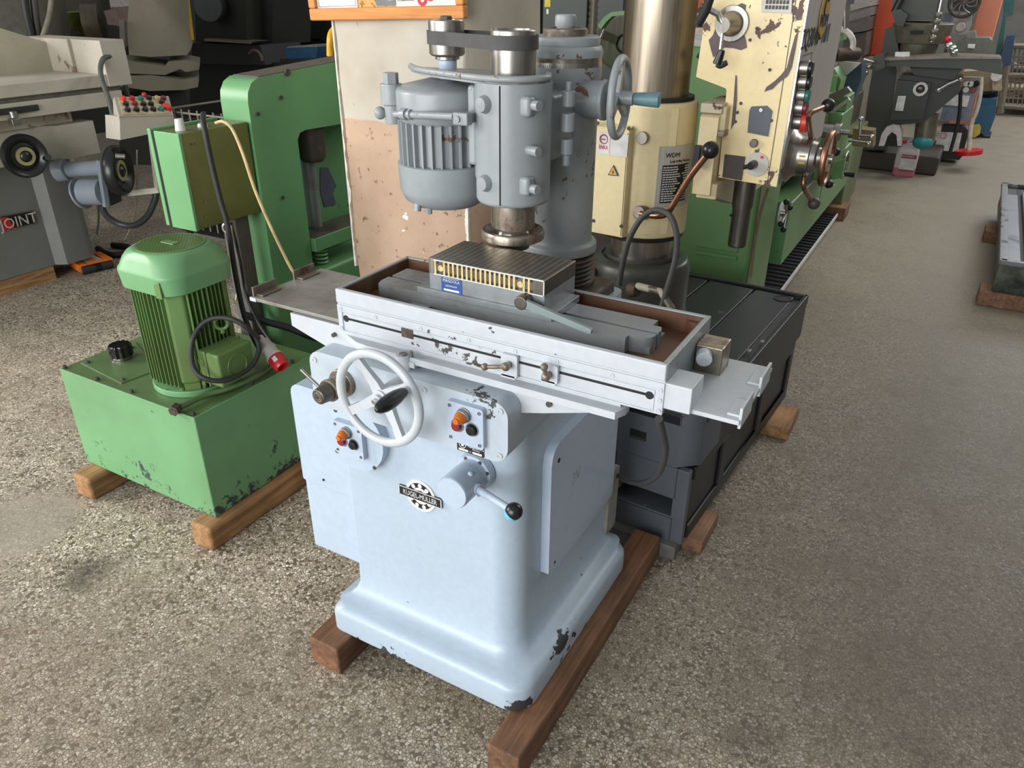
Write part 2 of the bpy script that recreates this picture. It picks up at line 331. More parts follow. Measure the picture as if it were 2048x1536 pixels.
s = S().prism([(-.995, 1.182), (-.442, 1.182), (-.442, 1.197), (-.415, 1.199), (-.404, 1.206), (-.400, 1.216), (-.400, 1.226), (-1.002, 1.226), (-1.002, 1.20)], 'z', 1.009, 1.040, .0015)
s.prism([(-1.0, 1.236), (-.400, 1.236), (-.398, 1.246), (-.404, 1.262), (-.42, 1.262), (-.42, 1.288), (-1.0, 1.288)], 'z', 1.009, 1.040, .0015).box(-1.0, -.402, 1.20, 1.28, 1.009, 1.022)
wt = put('work_table', s, 'tablegrey', G)
put('stop_block', S().box(-.905, -.86, 1.155, 1.178, 1.0095, 1.018, .001), 'tablegrey', G)
# end blocks, knobs and sliding guard plates
put('end_block', S().box(-.337, -.290, 1.102, 1.165, .966, 1.014, .002), 'white', G)
b = put('locking_block', S().box(-.335, -.285, 1.255, 1.31, .968, 1.025, .003), 'steelr', G)
put('locking_knob', S().cyl((-.318, 1.256, 1.008), (-.312, 1.236, 1.006), .0145, bev=.002).cyl((-.312, 1.238, 1.006), (-.311, 1.233, 1.0055), .003, n=8), 'white', b)
for x0, x1, nm, mt in ((-1.305, -1.03, 'left', 'barepl'), (-.345, -.211, 'right', 'white')):
    pl = put('guard_plate', S().box(x0, x1, 1.112, 1.338, .964, .972, .001), mt, G, label=('worn bare steel ' if nm == 'left' else 'white painted ') + 'sliding guard plate')
    for k, y in enumerate((1.118, 1.245)):
        xx = x0 if nm == 'left' else x1; d = 1 if nm == 'left' else -1; yl = .07
        q = S().box(xx - .002 * d, xx + .003 * d, y, y + yl, .955 if nm == 'right' else .966, .993, .0008).box(xx, xx + .024 * d, y + .006, y + yl - .006, .972, .9765, .0008)
        put('angle_bracket', q, 'white' if nm == 'right' else 'steelr', pl)
put('plate_edge', S().box(-1.309, -1.29, 1.110, 1.116, .963, .972, .001), 'white', G)
put('slide_cover', S().box(-1.19, -1.035, 1.13, 1.33, .955, .9645, .002), 'steeld', G)
# table stops with ball handles
for (x0, x1, z0, z1, a, b) in ((-.645, -.611, .955, 1.0, (-.627, .982), (-.668, .974)), (-.562, -.529, .965, 1.0, (-.545, .9825), (-.546, 1.004))):
    q = put('table_stop', S().prism(rr2(x0, x1, z0, z1, .004, 3), 'y', 1.0985, 1.091, .001).box(x0, x1 - .004, 1.091, 1.101, z0 - .004, z0 + .004, .001), 'whitechip', G)
    A = Vector((a[0], 1.078, a[1])); C = Vector((b[0], 1.072, b[1]))
    h = S().cyl((a[0], 1.092, a[1]), A, .006, bev=.001).sphere(A, .0085).sphere(C, .0072).tube([A, C], .0042, sub=1); put('ball_handle', h, 'steelr', q)
# hand wheel
c = Vector((-.857, .992, .893)); s = S().torus(c, (0, 1, 0), .094, .0095, 48, 12, .9); W_ = put('hand_wheel', s, 'white', G)
for k in range(4):
    t = radians(32 + 90 * k); e = Vector((cos(t), 0, sin(t))); f = Vector((-sin(t), 0, cos(t))); y = Vector((0, 1, 0)); L = []
    for r, w, yy, th in ((.006, .014, .012, .008), (.03, .011, .012, .006), (.06, .0085, .007, .005), (.09, .010, .0, .005)):
        o = c + e * r + y * yy; L.append([o + f * w - y * th, o + f * w + y * th, o - f * w + y * th, o - f * w - y * th])
    put('spoke', S().loft(L, .002), 'white', W_)
put('hub', S().cyl(c + Vector((0, .07, 0)), c + Vector((0, .0, 0)), .019, .017, bev=.002).cyl(c + Vector((0, 0, 0)), c + Vector((0, -.008, 0)), .010, bev=.001), 'white', W_)
put('hub_screw', S().cyl(c + Vector((0, -.007, 0)), c + Vector((0, -.016, 0)), .006, n=12, bev=.001), 'chrome', W_)
hp = c + Vector((cos(radians(30)) * .088, 0, sin(radians(30)) * .088)); s = S().cyl(hp, hp + Vector((0, -.016, 0)), .009, .008)
put('handle_socket', s, 'white', W_)
s = S().lathe([(.0, .0), (.007, .001), (.0105, .009), (.0135, .026), (.0148, .044), (.0138, .062), (.010, .076), (.0045, .083), (0, .084)], hp + Vector((0, -.014, 0)), (0, -1, 0)); put('handle', s, 'black', W_)
# feed dial
o = Vector((-1.006, 1.06, .86)); s = S().cyl(o + Vector((0, .002, 0)), o - Vector((0, .012, 0)), .031, bev=.002).cyl(o - Vector((0, .012, 0)), o - Vector((0, .04, 0)), .0225).cyl(o - Vector((0, .04, 0)), o - Vector((0, .048, 0)), .0245, bev=.002)
fd = put('feed_dial', s, 'steelr', G)
s = S().lathe([(.019, 0), (.0195, .004), (.0165, .028), (.0145, .03), (.0, .03)], o - Vector((0, .048, 0)), (0, -1, 0)); put('dial_knob', s, 'steeld', fd)
put('dial_cap', S().ring(o - Vector((0, .077, 0)), o - Vector((0, .0795, 0)), .0105, .0085).ring(o - Vector((0, .077, 0)), o - Vector((0, .079, 0)), .006, .0045), 'chrome', fd)
put('dial_lever', S().tube([o + Vector((-.012, -.058, .01)), o + Vector((-.05, -.066, .045))], .0035, sub=1), 'steel', fd)
# button stations
def station(x0, x1, z0, z1, y, par):
    q = put('button_plate', S().prism(rr2(x0, x1, z0, z1, .006, 4), 'y', y + .014, y, .003), 'blue', par)
    for x, z in ((x0 + .008, z1 - .009), (x1 - .008, z1 - .009), (x0 + .008, z0 + .009), (x1 - .008, z0 + .009)):
        put('screw', S().ring((x, y, z), (x, y - .001, z), .0036, .0026, 14).box(x - .003, x + .003, y - .0008, y + .001, z - .0006, z + .0006), 'steeld', q)
    w = x1 - x0; mx = (x0 + x1) / 2; zb = z1 - .048
    for (x, m, dx) in ((mx - .016, 'red', 0), (mx + .017, 'black', 0)):
        f = put('button_recess', S().ring((x, y + .001, zb), (x, y - .0012, zb), .0145, .0125), 'tablegrey', q)
        put('button', S().cyl((x, y + .001, zb), (x, y - .009, zb), .0098, bev=.0012), m, f)
        put('recess_disc', S().cyl((x, y + .001, zb), (x, y - .0006, zb), .0125), 'dark' if m == 'black' else 'tablegrey', f)
    zl = z1 - .021; f = put('lamp_bezel', S().cyl((mx, y + .001, zl), (mx, y - .004, zl), .0155, bev=.001).cyl((mx, y - .004, zl), (mx, y - .013, zl), .0135, bev=.001), 'steel', q)
    put('amber_lamp', S().lathe([(.012, 0), (.012, .006), (.008, .014), (.0065, .0145), (.006, .019), (0, .0195)], (mx, y - .012, zl), (0, -1, 0)), 'orange', f)
    return q
station(-.740, -.658, .809, .897, 1.047, G)
s = S().prism([(-1.058 + .088 * cos(t), .676 + .088 * sin(t)) for t in [radians(d) for d in list(range(128, 412, 8))]], 'y', 1.122, 1.165, .006); rf = put('round_flange', s, 'blue', G)
for x, z in ((-1.10, .735), (-1.11, .622), (-1.0, .612)): put('screw', S().cyl((x, 1.123, z), (x, 1.1205, z), .005, n=10), 'castdark', rf)
station(-1.10, -1.016, .632, .718, 1.107, G)
n = put('name_plate', S().prism(rr2(-.726, -.664, .784, .812, .002, 2), 'y', 1.0605, 1.0585, .0004), 'blackpl', G)
put('emblem_print', S().ring((-.713, 1.0586, .800), (-.713, 1.0578, .800), .0082, .0070, 18).box(-.716, -.710, 1.0579, 1.0586, .7965, .8035), 'plate', n)
put('print', S().text('Georg Müller', TY(-.682, 1.0582, .8055, .0062, 1)).text('Kugellagerfabrik K.-G.', TY(-.682, 1.0582, .7998, .0042, 1)).text('Nürnberg', TY(-.682, 1.0582, .7955, .0042, 1)).box(-.722, -.700, 1.0579, 1.0585, .786, .7905).box(-.690, -.669, 1.0579, 1.0585, .786, .7905).text('Nr', TY(-.695, 1.0582, .788, .004)), 'plate', n, wn=False)
# cycle lever
o = Vector((-.735, 1.147, .683)); s = S().cyl(o, o - Vector((0, .02, 0)), .044, .042, bev=.003); fl = put('lever_flange', s, 'blue', G)
for t in (118, 62, 20): put('screw', S().cyl(o + Vector((cos(radians(t)) * .037, -.019, sin(radians(t)) * .037)), o + Vector((cos(radians(t)) * .037, -.0215, sin(radians(t)) * .037)), .0042, n=10), 'castdark', fl)
s = S().lathe([(.036, 0), (.034, .01), (.0345, .02), (.0365, .026), (.0365, .078), (.034, .083), (0, .084)], o - Vector((0, .018, 0)), (0, -1, 0), 36); lh = put('lever_hub', s, 'blue', fl)
put('stud', S().sphere(o + Vector((.02, -.06, .03)), .0065, (1, 1, .8)), 'blue', fl); put('stud', S().sphere(o + Vector((.033, -.05, -.022)), .005), 'blue', fl)
put('lever_rod', S().cyl(o + Vector((.03, -.06, 0)), o + Vector((.042, -.063, .001)), .013, .0115, bev=.001).tube([o + Vector((.035, -.061, .0)), o + Vector((.125, -.086, .0))], .0085, sub=1, rs=(.0085, .0075)), 'blue', fl)
put('lever_ball', S().sphere(o + Vector((.138, -.089, 0)), .0178, n=24, m=16), 'black', fl)
put('blue_paint_dab', S().sphere(o + Vector((.1355, -.0905, -.0035)), .0165, (1, 1, 1)), plain('sky_blue_paint', (104, 190, 222), .35), fl)
# maker's emblem: a ball race behind a name bar
ex, ez, ey = -.890, .559, 1.1465
E_ = put('maker_emblem', S().cyl((ex, ey + .002, ez), (ex, ey - .003, ez), .0415, n=40), 'plate', G)
put('race_groove', S().ring((ex, ey - .002, ez), (ex, ey - .0036, ez), .0345, .0225, 40).cyl((ex, ey - .002, ez), (ex, ey - .0036, ez), .0145), 'blackpl', E_)
for k in range(9):
    t = 2 * pi * k / 9 + .15; put('race_ball', S().cyl((ex + cos(t) * .0285, ey - .003, ez + sin(t) * .0285), (ex + cos(t) * .0285, ey - .0045, ez + sin(t) * .0285), .0054, n=14), 'plate', E_)
put('name_bar', S().box(ex - .059, ex + .059, ey - .0055, ey, ez - .0125, ez + .0125, .0006), 'blackpl', E_)
put('name_text', S().text('KUGEL-MÜLLER', TY(ex, ey - .0058, ez - .001, .0195, .69)).box(ex - .059, ex + .059, ey - .006, ey - .005, ez + .0112, ez + .0128).box(ex - .059, ex + .059, ey - .006, ey - .005, ez - .0128, ez - .0112).box(ex - .0595, ex - .0575, ey - .006, ey - .005, ez - .0128, ez + .0128).box(ex + .0575, ex + .0595, ey - .006, ey - .005, ez - .0128, ez + .0128), 'plate', E_, wn=False)
# right hand door and rear plate
s = S().prism([(1.268, .352), (1.266, .655), (1.271, .678), (1.283, .694), (1.305, .703), (1.652, .703), (1.652, .352), (1.64, .342), (1.28, .342)], 'x', -.646, -.620, .006)
dr = put('side_door', s, 'blue', G); put('door_hole', S().cyl((-.622, 1.302, .655), (-.6195, 1.302, .655), .006, n=10).cyl((-.622, 1.30, .365), (-.6195, 1.30, .365), .004, n=10), 'dark', dr)
put('scribble', S().text('3V', TX(-.6198, 1.40, .555, .045, 1)), plain('chalk_grey', (152, 158, 164), .6), dr, wn=False)
put('rear_plate', S().prism(rr2(1.66, 1.725, .19, .40, [.004, .012, .012, .004]), 'x', -.652, -.632, .002), plain('beige_paint', (150, 148, 138), .5), G)
# ---- wheel head column
put('pedestal', S().cyl((-.785, 1.6, .9), (-.785, 1.6, .955), .10, bev=.006), 'castdark', G)
L = [(.084, .95)]
for k in range(7): L += [(.091, .957 + k * .011), (.083, .963 + k * .011)]
put('bellows', S().lathe([(r, z) for r, z in L], (-.785, 1.6, 0)), 'castdark', G)
s = S().lathe([(.088, 1.035), (.090, 1.038), (.090, 1.054), (.087, 1.058), (.079, 1.062), (.077, 1.072), (.0765, 1.40), (.079, 1.412), (.081, 1.422), (.081, 1.441)], (-.785, 1.6, 0), n=44); cl = put('column', s, 'greychip', G)
put('column_scale', S().cyl((-.785, 1.6, 1.4405), (-.785, 1.6, 1.4505), .0805, n=44), 'steel', cl)
put('rust_ring', S().cyl((-.785, 1.6, 1.4505), (-.785, 1.6, 1.459), .0795, n=44), 'steelr', cl)
for k in range(26):
    t = radians(-150 + k * 3.2); e = Vector((cos(t), sin(t), 0)); put('scale_mark', S().cyl(Vector((-.785, 1.6, 1.4415)) + e * .0803, Vector((-.785, 1.6, 1.4455 + (.003 if k % 5 == 0 else 0))) + e * .0803, .0005, n=4), 'dark', cl, wn=False)
put('column_cap', S().lathe([(.081, 1.459), (.0815, 1.47), (.078, 1.479), (.073, 1.481), (.0745, 1.484), (.0745, 1.496), (.071, 1.499), (0, 1.499)], (-.785, 1.6, 0), n=44), 'greychip', cl)
put('cap_ring', S().lathe([(.045, 1.497), (.047, 1.5), (.047, 1.512), (.044, 1.514), (.033, 1.514), (.032, 1.505), (0, 1.505)], (-.785, 1.6, 0), n=36), 'steelr', cl)
put('cap_knob', S().lathe([(.019, 1.505), (.019, 1.515), (.0225, 1.518), (.0225, 1.535), (.0195, 1.539), (0, 1.54)], (-.785, 1.6, 0)), 'greychip', cl)
tb = put('feed_boss', S().lathe([(.052, 0), (.041, .06), (.0385, .075), (.038, .098), (.041, .100), (.041, .108), (.037, .111), (0, .111)], (-.785, 1.578, 1.378), (1, .08, 0), 32), 'grey', cl)
put('bare_primer', S().prism([(-.735 + x * .9, 1.398 + z) for x, z in ((-.012, -.012), (0, .004), (.012, .009), (.025, .007), (.034, -.002), (.038, -.01), (.03, -.008), (.018, .0), (.004, -.004))], 'y', 1.545, 1.5525), plain('primer_red', (128, 84, 76), .6), tb)
c = Vector((-.650, 1.592, 1.384)); ax = Vector((1, .16, 0)).normalized(); s = S().torus(c, ax, .0765, .0085, 48, 12); hw = put('feed_wheel', s, 'greychip', cl)
u = Vector((0, 0, 1)); v = ax.cross(u)
for k in range(3):
    t = radians(95 + 120 * k); e = v * cos(t) + u * sin(t); f = ax.cross(e); Lp = []
    for r, w, a in ((.01, .011, -.004), (.04, .008, -.002), (.075, .007, 0)):
        o = c + e * r + ax * a; Lp.append([o + f * w - ax * .005, o + f * w + ax * .005, o - f * w + ax * .005, o - f * w - ax * .005])
    put('spoke', S().loft(Lp, .0015), 'grey', hw)
put('hub', S().cyl(c - ax * .02, c + ax * .03, .016, .014, bev=.002), 'grey', hw)
put('taped_handle', S().cyl(c + ax * .03, c + ax * .085, .0125, .0155, bev=.003), 'bluetape', hw)
# hinge between column and head
for z0, z1, r in ((1.405, 1.425, .006), (1.378, 1.408, .013), (1.33, 1.366, .014), (1.285, 1.316, .013), (1.262, 1.285, .008)):
    put('hinge_knuckle', S().cyl((-.706, 1.462, z0), (-.706, 1.462, z1), r, n=18, bev=.002), 'grey', G)
put('hinge_bracket', S().box(-.80, -.728, 1.44, 1.54, 1.27, 1.40, .01), 'grey', G)
# spindle head
s = S().lathe([(.066, 1.198), (.072, 1.2), (.0755, 1.207), (.0755, 1.41), (.0755, 1.43)], (-.785, 1.38, 0), n=44); hd = put('spindle_head', s, 'grey', G)
put('head_flange', S().box(-.875, -.853, 1.35, 1.43, 1.265, 1.42, .008).box(-.875, -.79, 1.37, 1.46, 1.23, 1.43, .01), 'grey', hd)
put('split_line', S().box(-.7725, -.7712, 1.303, 1.308, 1.205, 1.428), 'dark', hd)
for z in (1.393, 1.245):
    put('clamp_boss', S().lathe([(.022, 0), (.017, .03), (.013, .04), (.0, .041)], (-.80, 1.335, z), (-.25, -1, 0), 20), 'grey', hd)
    put('clamp_boss', S().box(-.742, -.716, 1.32, 1.35, z - .02, z + .018, .008), 'grey', hd)
for z in (1.395, 1.312, 1.24):
    put('clamp_bolt', S().cyl((-.73, 1.338, z), (-.700, 1.328, z), .0095, n=14, bev=.001), 'grey', hd)
s = S().prism([(-1.065, 1.428), (-1.0, 1.375), (-.86, 1.325), (-.80, 1.315), (-.75, 1.325), (-.722, 1.355), (-.716, 1.39), (-.735, 1.43), (-.78, 1.45), (-.93, 1.455)], 'z', 1.428, 1.438, .002)
gp = put('belt_guard_plate', s, 'grey', G)
rim = [(-1.065, 1.428), (-1.0, 1.375), (-.86, 1.325), (-.80, 1.315), (-.75, 1.325), (-.722, 1.355), (-.716, 1.39), (-.735, 1.43)]
put('guard_rim', S().tube([(x, y, 1.4385) for x, y in rim], .0065, 8, 4), 'greychip', gp)
sp = put('spindle_pulley', S().lathe([(.0425, 1.437), (.0435, 1.44), (.0435, 1.47), (.0445, 1.48), (.0435, 1.50), (.0435, 1.517), (.041, 1.52), (.037, 1.52), (.036, 1.516), (0, 1.516)], (-.786, 1.38, 0), n=40), 'steel', G)
put('motor_pulley', S().lathe([(.018, 1.44), (.018, 1.455), (.025, 1.457), (.025, 1.462), (.033, 1.464), (.0365, 1.468), (.0365, 1.528), (.034, 1.531), (.02, 1.531), (.019, 1.527), (0, 1.527)], (-.968, 1.425, 0), n=40), 'steel', G)
put('pulley_bolt', S().box(-.977, -.959, 1.416, 1.434, 1.526, 1.538, .002), 'castdark', G)
put('motor_shaft', S().cyl((-.968, 1.425, 1.40), (-.968, 1.425, 1.455), .019), 'blue', G)
a = Vector((-.968, 1.425, 0)); b = Vector((-.786, 1.38, 0)); ra, rb = .0375, .0452; d = (b - a).normalized(); nn = Vector((d.y, -d.x, 0)); ph = math.asin((rb - ra) / (b - a).length)
def side(sg): return nn * sg * cos(ph) - d * sin(ph)
P = []
a0 = math.atan2(side(1).y, side(1).x); a1 = math.atan2(side(-1).y, side(-1).x)
for k in range(17): t = a1 + ((a0 - a1) % (2 * pi)) * k / 16; P.append(a + Vector((cos(t), sin(t), 0)) * ra)
for k in range(17): t = a0 + ((a1 - a0) % (2 * pi)) * k / 16; P.append(b + Vector((cos(t), sin(t), 0)) * rb)
L = []
for i, p in enumerate(P):
    m = a if i < 17 else b; o = (p - m).normalized(); L.append([p + Vector((0, 0, 1.486)), p + o * .003 + Vector((0, 0, 1.486)), p + o * .003 + Vector((0, 0, 1.511)), p + Vector((0, 0, 1.511))])
put('drive_belt', S().loft(L, close=True), 'belt', G)
ns = put('spindle_nose', S().lathe([(.044, 1.142), (.0455, 1.146), (.0455, 1.2)], (-.785, 1.38, 0), n=36), 'steelr', G)
put('spindle_neck', S().cyl((-.785, 1.38, 1.128), (-.785, 1.38, 1.146), .035, n=30), 'chrome', ns)
put('wheel_flange', S().lathe([(.058, 1.116), (.066, 1.12), (.067, 1.132), (.064, 1.138), (.058, 1.139), (.052, 1.134), (.03, 1.134)], (-.785, 1.38, 0), n=44), 'steelr', G)
put('flange_nut', S().cyl((-.785, 1.38, 1.098), (-.785, 1.38, 1.12), .036, n=30, bev=.003), 'steeld', G)
# motor on the head
mx, my = -.982, 1.425
mo = put('motor', S().cyl((mx, my, 1.24), (mx, my, 1.345), .088, n=40), 'grey', G)
put('motor_top_bell', S().lathe([(.09, 1.335), (.098, 1.345), (.1, 1.355), (.1, 1.395), (.094, 1.405), (.06, 1.413), (.03, 1.42), (0, 1.42)], (mx, my, 0), n=44), 'grey', mo)
put('motor_lower_bell', S().lathe([(.03, 1.152), (.07, 1.158), (.092, 1.172), (.102, 1.195), (.104, 1.25), (.099, 1.252), (.09, 1.252)], (mx, my, 0), n=44), 'grey', mo)
for k in range(30):
    t = 2 * pi * k / 30; e = Vector((cos(t), sin(t), 0)); f = Vector((-sin(t), cos(t), 0)); o = Vector((mx, my, 0))
    if e.y > .55: continue
    L = [[o + e * r + f * w + Vector((0, 0, z)) for r, w in ((.085, .003), (.0995, .0018), (.0995, -.0018), (.085, -.003))] for z in (1.25, 1.338)]
    put('cooling_fin', S().loft(L), 'grey', mo)
put('motor_screw', S().hexa((mx + .0, my - .07, 1.148), (mx + .0, my - .07, 1.165), .007), 'grey', mo)
put('motor_foot', S().cyl((mx - .02, my - .085, 1.155), (mx - .02, my - .08, 1.18), .008, n=12), 'grey', mo)
bk = put('pivot_boss', S().lathe([(.0165, 1.328), (.0175, 1.33), (.0175, 1.365), (.0235, 1.368), (.0235, 1.405), (.0225, 1.408), (0, 1.408)], (-1.077, 1.372, 0), n=20).box(-1.075, -.99, 1.36, 1.42, 1.372, 1.403, .006), 'greychip', G)
put('pivot_bolt', S().hexa((-1.077, 1.372, 1.407), (-1.077, 1.372, 1.43), .0165, .0015), 'grey', bk)
put('side_bolt', S().sphere((-1.102, 1.36, 1.349), .0125, (1, 1, 1.1)), 'grey', bk)
put('tie_rod', S().tube([(-1.039, 1.330, 1.355), (-.875, 1.305, 1.366)], .0072, 12, 1).cyl((-1.020, 1.328, 1.357), (-1.004, 1.325, 1.358), .0115, bev=.001).cyl((-.998, 1.324, 1.358), (-.991, 1.323, 1.359), .010), 'grey', bk)
put('rod_fork', S().box(-.872, -.838, 1.294, 1.314, 1.352, 1.376, .003).box(-.862, -.842, 1.30, 1.37, 1.354, 1.374, .003).cyl((-.86, 1.29, 1.364), (-.86, 1.30, 1.364), .006), 'grey', bk)
put('motor_cable', S().tube([(-.93, 1.52, 1.22), (-.93, 1.56, 1.1), (-.89, 1.6, .98), (-.87, 1.6, .93)], .0065), 'grey', G)
put('supply_cable', S().tube([(-.356, 1.150, .916), (-.366, 1.220, .842), (-.382, 1.300, .754), (-.426, 1.420, .619), (-.498, 1.550, .488), (-.582, 1.660, .397), (-.653, 1.740, .354)], .0075), plain('dark_grey_cord', (66, 66, 66), .6), G)
put('seat_casting', S().box(-1.0, -.66, 1.42, 1.68, .80, .96, .02), 'castdark', G)
# magnetic chuck lies on the table
C = thing('magnetic_chuck', 'rectangular magnetic chuck with brass-striped front edge on the grinder table', 'magnetic chuck', (-.735, 1.25, 1.04))
put('base_block', S().box(-.866, -.607, 1.186, 1.316, 1.046, 1.086, .001), 'tablegrey', C)
put('clamp_strip', S().box(-.893, -.588, 1.179, 1.30, 1.040, 1.0535, .001), 'tablegrey', C)
def chuck_mat():
    t = NT('striped_chuck_top'); p = t.pos(); x = t.n('SeparateXYZ', {'Vector': p}); w = t.n('TexWave', {'Vector': t.map(p, (1, .08, 1)), 'Scale': 24, 'Distortion': .6, 'Detail': 2, 'Detail Scale': 6}, wave_type='BANDS', bands_direction='X')
    c = t.mix(t.ramp(w.outputs['Fac'], .3, .7), lin((132, 127, 117)), lin((162, 155, 143))); n = t.noise(p, 14, 5, .65)
    c = t.mix(t.math('MULTIPLY', t.ramp(n, .42, .68), .45), c, lin((74, 69, 62))); c = t.mix(t.math('MULTIPLY', t.ramp(t.noise(p, 5), .55, .75), .4), c, lin((150, 136, 110)))
    return t.out(c, t.math('ADD', .2, t.math('MULTIPLY', n, .3)), .8)
put('pole_plate', S().box(-.866, -.607, 1.185, 1.316, 1.086, 1.1165, .0008), chuck_mat(), C)
bd = put('pole_band', S().box(-.853, -.607, 1.1842, 1.1852, 1.0865, 1.1145).box(-.6075, -.6065, 1.187, 1.315, 1.0865, 1.1145), 'steeld', C)
for k in range(21):
    x = -.849 + k * .0105
    if k in (1, 18): continue
    put('brass_strip', S().box(x - .0021, x + .0021, 1.1834, 1.1846, 1.0865, 1.1135), 'brass', bd)
    put('pole_piece', S().box(x + .0028, x + .0077, 1.1836, 1.1846, 1.0885, 1.0925).box(x + .0028, x + .0077, 1.1836, 1.1846, 1.1085, 1.1125), 'dark', bd)
for x in (-.836, -.657): put('band_screw', S().ring((x, 1.1846, 1.10), (x, 1.1828, 1.10), .0062, .004, 18).cyl((x, 1.1846, 1.10), (x, 1.1836, 1.10), .004), 'brass', bd)
put('band_edge', S().box(-.853, -.607, 1.1832, 1.1846, 1.1138, 1.1158).box(-.853, -.607, 1.1832, 1.1846, 1.0850, 1.0868).box(-.6085, -.6068, 1.1832, 1.1846, 1.0850, 1.1158), 'plate', bd)
cp = put('chuck_plate', S().box(-.837, -.789, 1.1848, 1.1862, 1.0525, 1.0825, .0003), 'bluepl', C)
put('print', S().text('MAGDOLA', TY(-.813, 1.1846, 1.0765, .0085, .95)).text('GERMANY', TY(-.813, 1.1846, 1.066, .006, 1)).box(-.831, -.795, 1.1843, 1.185, 1.0555, 1.0595).box(-.831, -.795, 1.1843, 1.185, 1.0815, 1.0822), 'plate', cp, wn=False)
put('lever_boss', S().cyl((-.644, 1.187, 1.073), (-.644, 1.160, 1.073), .0135, bev=.002), 'steeld', C)
L = []
A = Vector((-.645, 1.166, 1.074)); Bq = Vector((-.497, 1.158, 1.05)); d = (Bq - A).normalized(); n = Vector((-d.z, 0, d.x)); yv = Vector((0, 1, 0))
for t, w in ((-.08, .006), (0, .0085), (.5, .0065), (.95, .0055), (1, .004)): o = A.lerp(Bq, t); L.append([o + n * w - yv * .004, o + n * w + yv * .004, o - n * w + yv * .004, o - n * w - yv * .004])
put('chuck_lever', S().loft(L, .0015), paint('lever_blue_grey', (122, 134, 134), .35, (80, 76, 72), .62, 30), C)
# beams under it
def beam(label, x0, x1, y0, y1, z0, z1, m, bev=.006, group=None, xf=None, ax=None):
    q = S(); q.xf = xf; q.box(x0, x1, y0, y1, z0, z1, bev, 2); return put('wooden_beam', q, m, None, label, category='beam')
M['woodr'] = wood('dark_red_wood', (142, 100, 68), (86, 56, 38), 1, .5)
beam('long reddish wooden beam under right edge of blue-grey grinder', -.615, -.532, .972, 1.86, 0, .0895, 'woodr')
beam('reddish wooden beam under left edge of blue-grey grinder', -1.182, -1.086, 1.012, 1.74, 0, .0895, 'woodr')
# ---------------------------------------------------------------- green hydraulic unit
def greenpaint(name, col, zl=None, chip=(52, 56, 60), grime=.3, gcol=(70, 68, 40), amt=.735, rough=.42):
    t = NT(name); p = t.pos(); n = t.noise(t.map(p, (1, 1, 1.0)), 34, 6, .65, .5); m = t.noise(p, 5, 3)
    v = t.math('ADD', t.math('MULTIPLY', n, .62), t.math('MULTIPLY', m, .38))
    if zl:
        z = t.n('SeparateXYZ', {'Vector': p}).outputs[2]; v = t.math('ADD', v, t.n('MapRange', {0: z, 1: zl[0], 2: zl[1], 3: .105, 4: 0}).outputs[0])
    f = t.ramp(v, amt - .08, amt - .04); x = t.mix(t.math('MULTIPLY', t.ramp(t.noise(p, 3, 4), .4, .75), grime), lin(col), lin(gcol)); x = t.mix(f, x, lin(chip))
    t.bump(t.noise(p, 16, 2), .08, .002); return t.out(x, t.math('ADD', rough, t.math('MULTIPLY', f, .2)))
M['tank'] = greenpaint('scuffed_green_tank', (106, 156, 108), (.09, .30), amt=.715)
M['tanktop'] = greenpaint('oily_green_top', (88, 122, 74), None, (60, 62, 44), .75, (70, 72, 44), .72, .38)
M['green'] = greenpaint('green_motor_paint', (92, 124, 68), None, (84, 80, 52), .6, (82, 84, 48), .78)
M['press'] = greenpaint('green_press_paint', (104, 158, 106), None, (60, 66, 50), .25, (70, 84, 54), .785)
M['presschip'] = greenpaint('green_press_worn', (104, 160, 108), None, (62, 64, 78), .25, (70, 84, 54), .69)
M['olive'] = greenpaint('oily_olive_panel', (106, 116, 58), None, (150, 146, 112), .6, (66, 66, 34), .80, .35)
U = thing('hydraulic_unit', 'green hydraulic tank with upright finned motor left of the blue-grey grinder', 'hydraulic unit', (-2.1, 1.48, .09))
x0, x1, y0, y1 = -2.434, -1.782, 1.238, 1.75
tk = put('tank', S().box(x0, x1, y0, y1, .09, .452, .004), 'tank', U)
lid = put('tank_lid', S().box(x0 + .004, x1 - .004, y0 + .004, y1 - .004, .450, .4555, .0015), 'tanktop', U)
put('lid_edge', S().box(x0, x1, y0 - .001, y0 + .003, .448, .457, .001).box(x1 - .003, x1 + .001, y0, y1, .448, .457, .001), 'tank', U)
put('inspection_cover', S().prism([(-2.41, 1.30), (-2.16, 1.272), (-2.14, 1.40), (-2.40, 1.50)], 'z', .455, .459, .001), 'tanktop', lid)
for x, y in ((-2.385, 1.31), (-2.175, 1.288), (-2.36, 1.46), (-2.42, 1.25), (-2.25, 1.25), (-2.08, 1.25), (-1.80, 1.25), (-1.80, 1.48), (-1.80, 1.66), (-2.42, 1.6)):
    put('lid_bolt', S().hexa((x, y, .4555), (x, y, .466), .0065, .001), 'castdark', lid)
L = []
for z, r in ((.459, .036), (.463, .036), (.464, .03), (.468, .03)): L.append((r, z))
fc = put('filler_neck', S().lathe(L, (-2.318, 1.392, 0)), 'steel', lid)
L = []
for z, k in ((.468, .8), (.470, 1), (.505, 1), (.511, .92)):
    L.append([(-2.318 + (.035 + .0025 * cos(12 * t)) * k * cos(t), 1.392 + (.035 + .0025 * cos(12 * t)) * k * sin(t), z) for t in [2 * pi * i / 60 for i in range(60)]])
put('filler_cap', S().loft(L), plain('glossy_black_cap', (22, 22, 25), .12), fc)
mx, my = -1.98, 1.422
put('motor_flange', S().cyl((mx, my, .4555), (mx, my, .476), .134, n=48, bev=.003), 'tank', U)
mb = put('motor_body', S().loft([rr(mx - .098, mx + .098, my - .098, my + .098, .05, z) for z in (.476, .80)]), 'green', U)
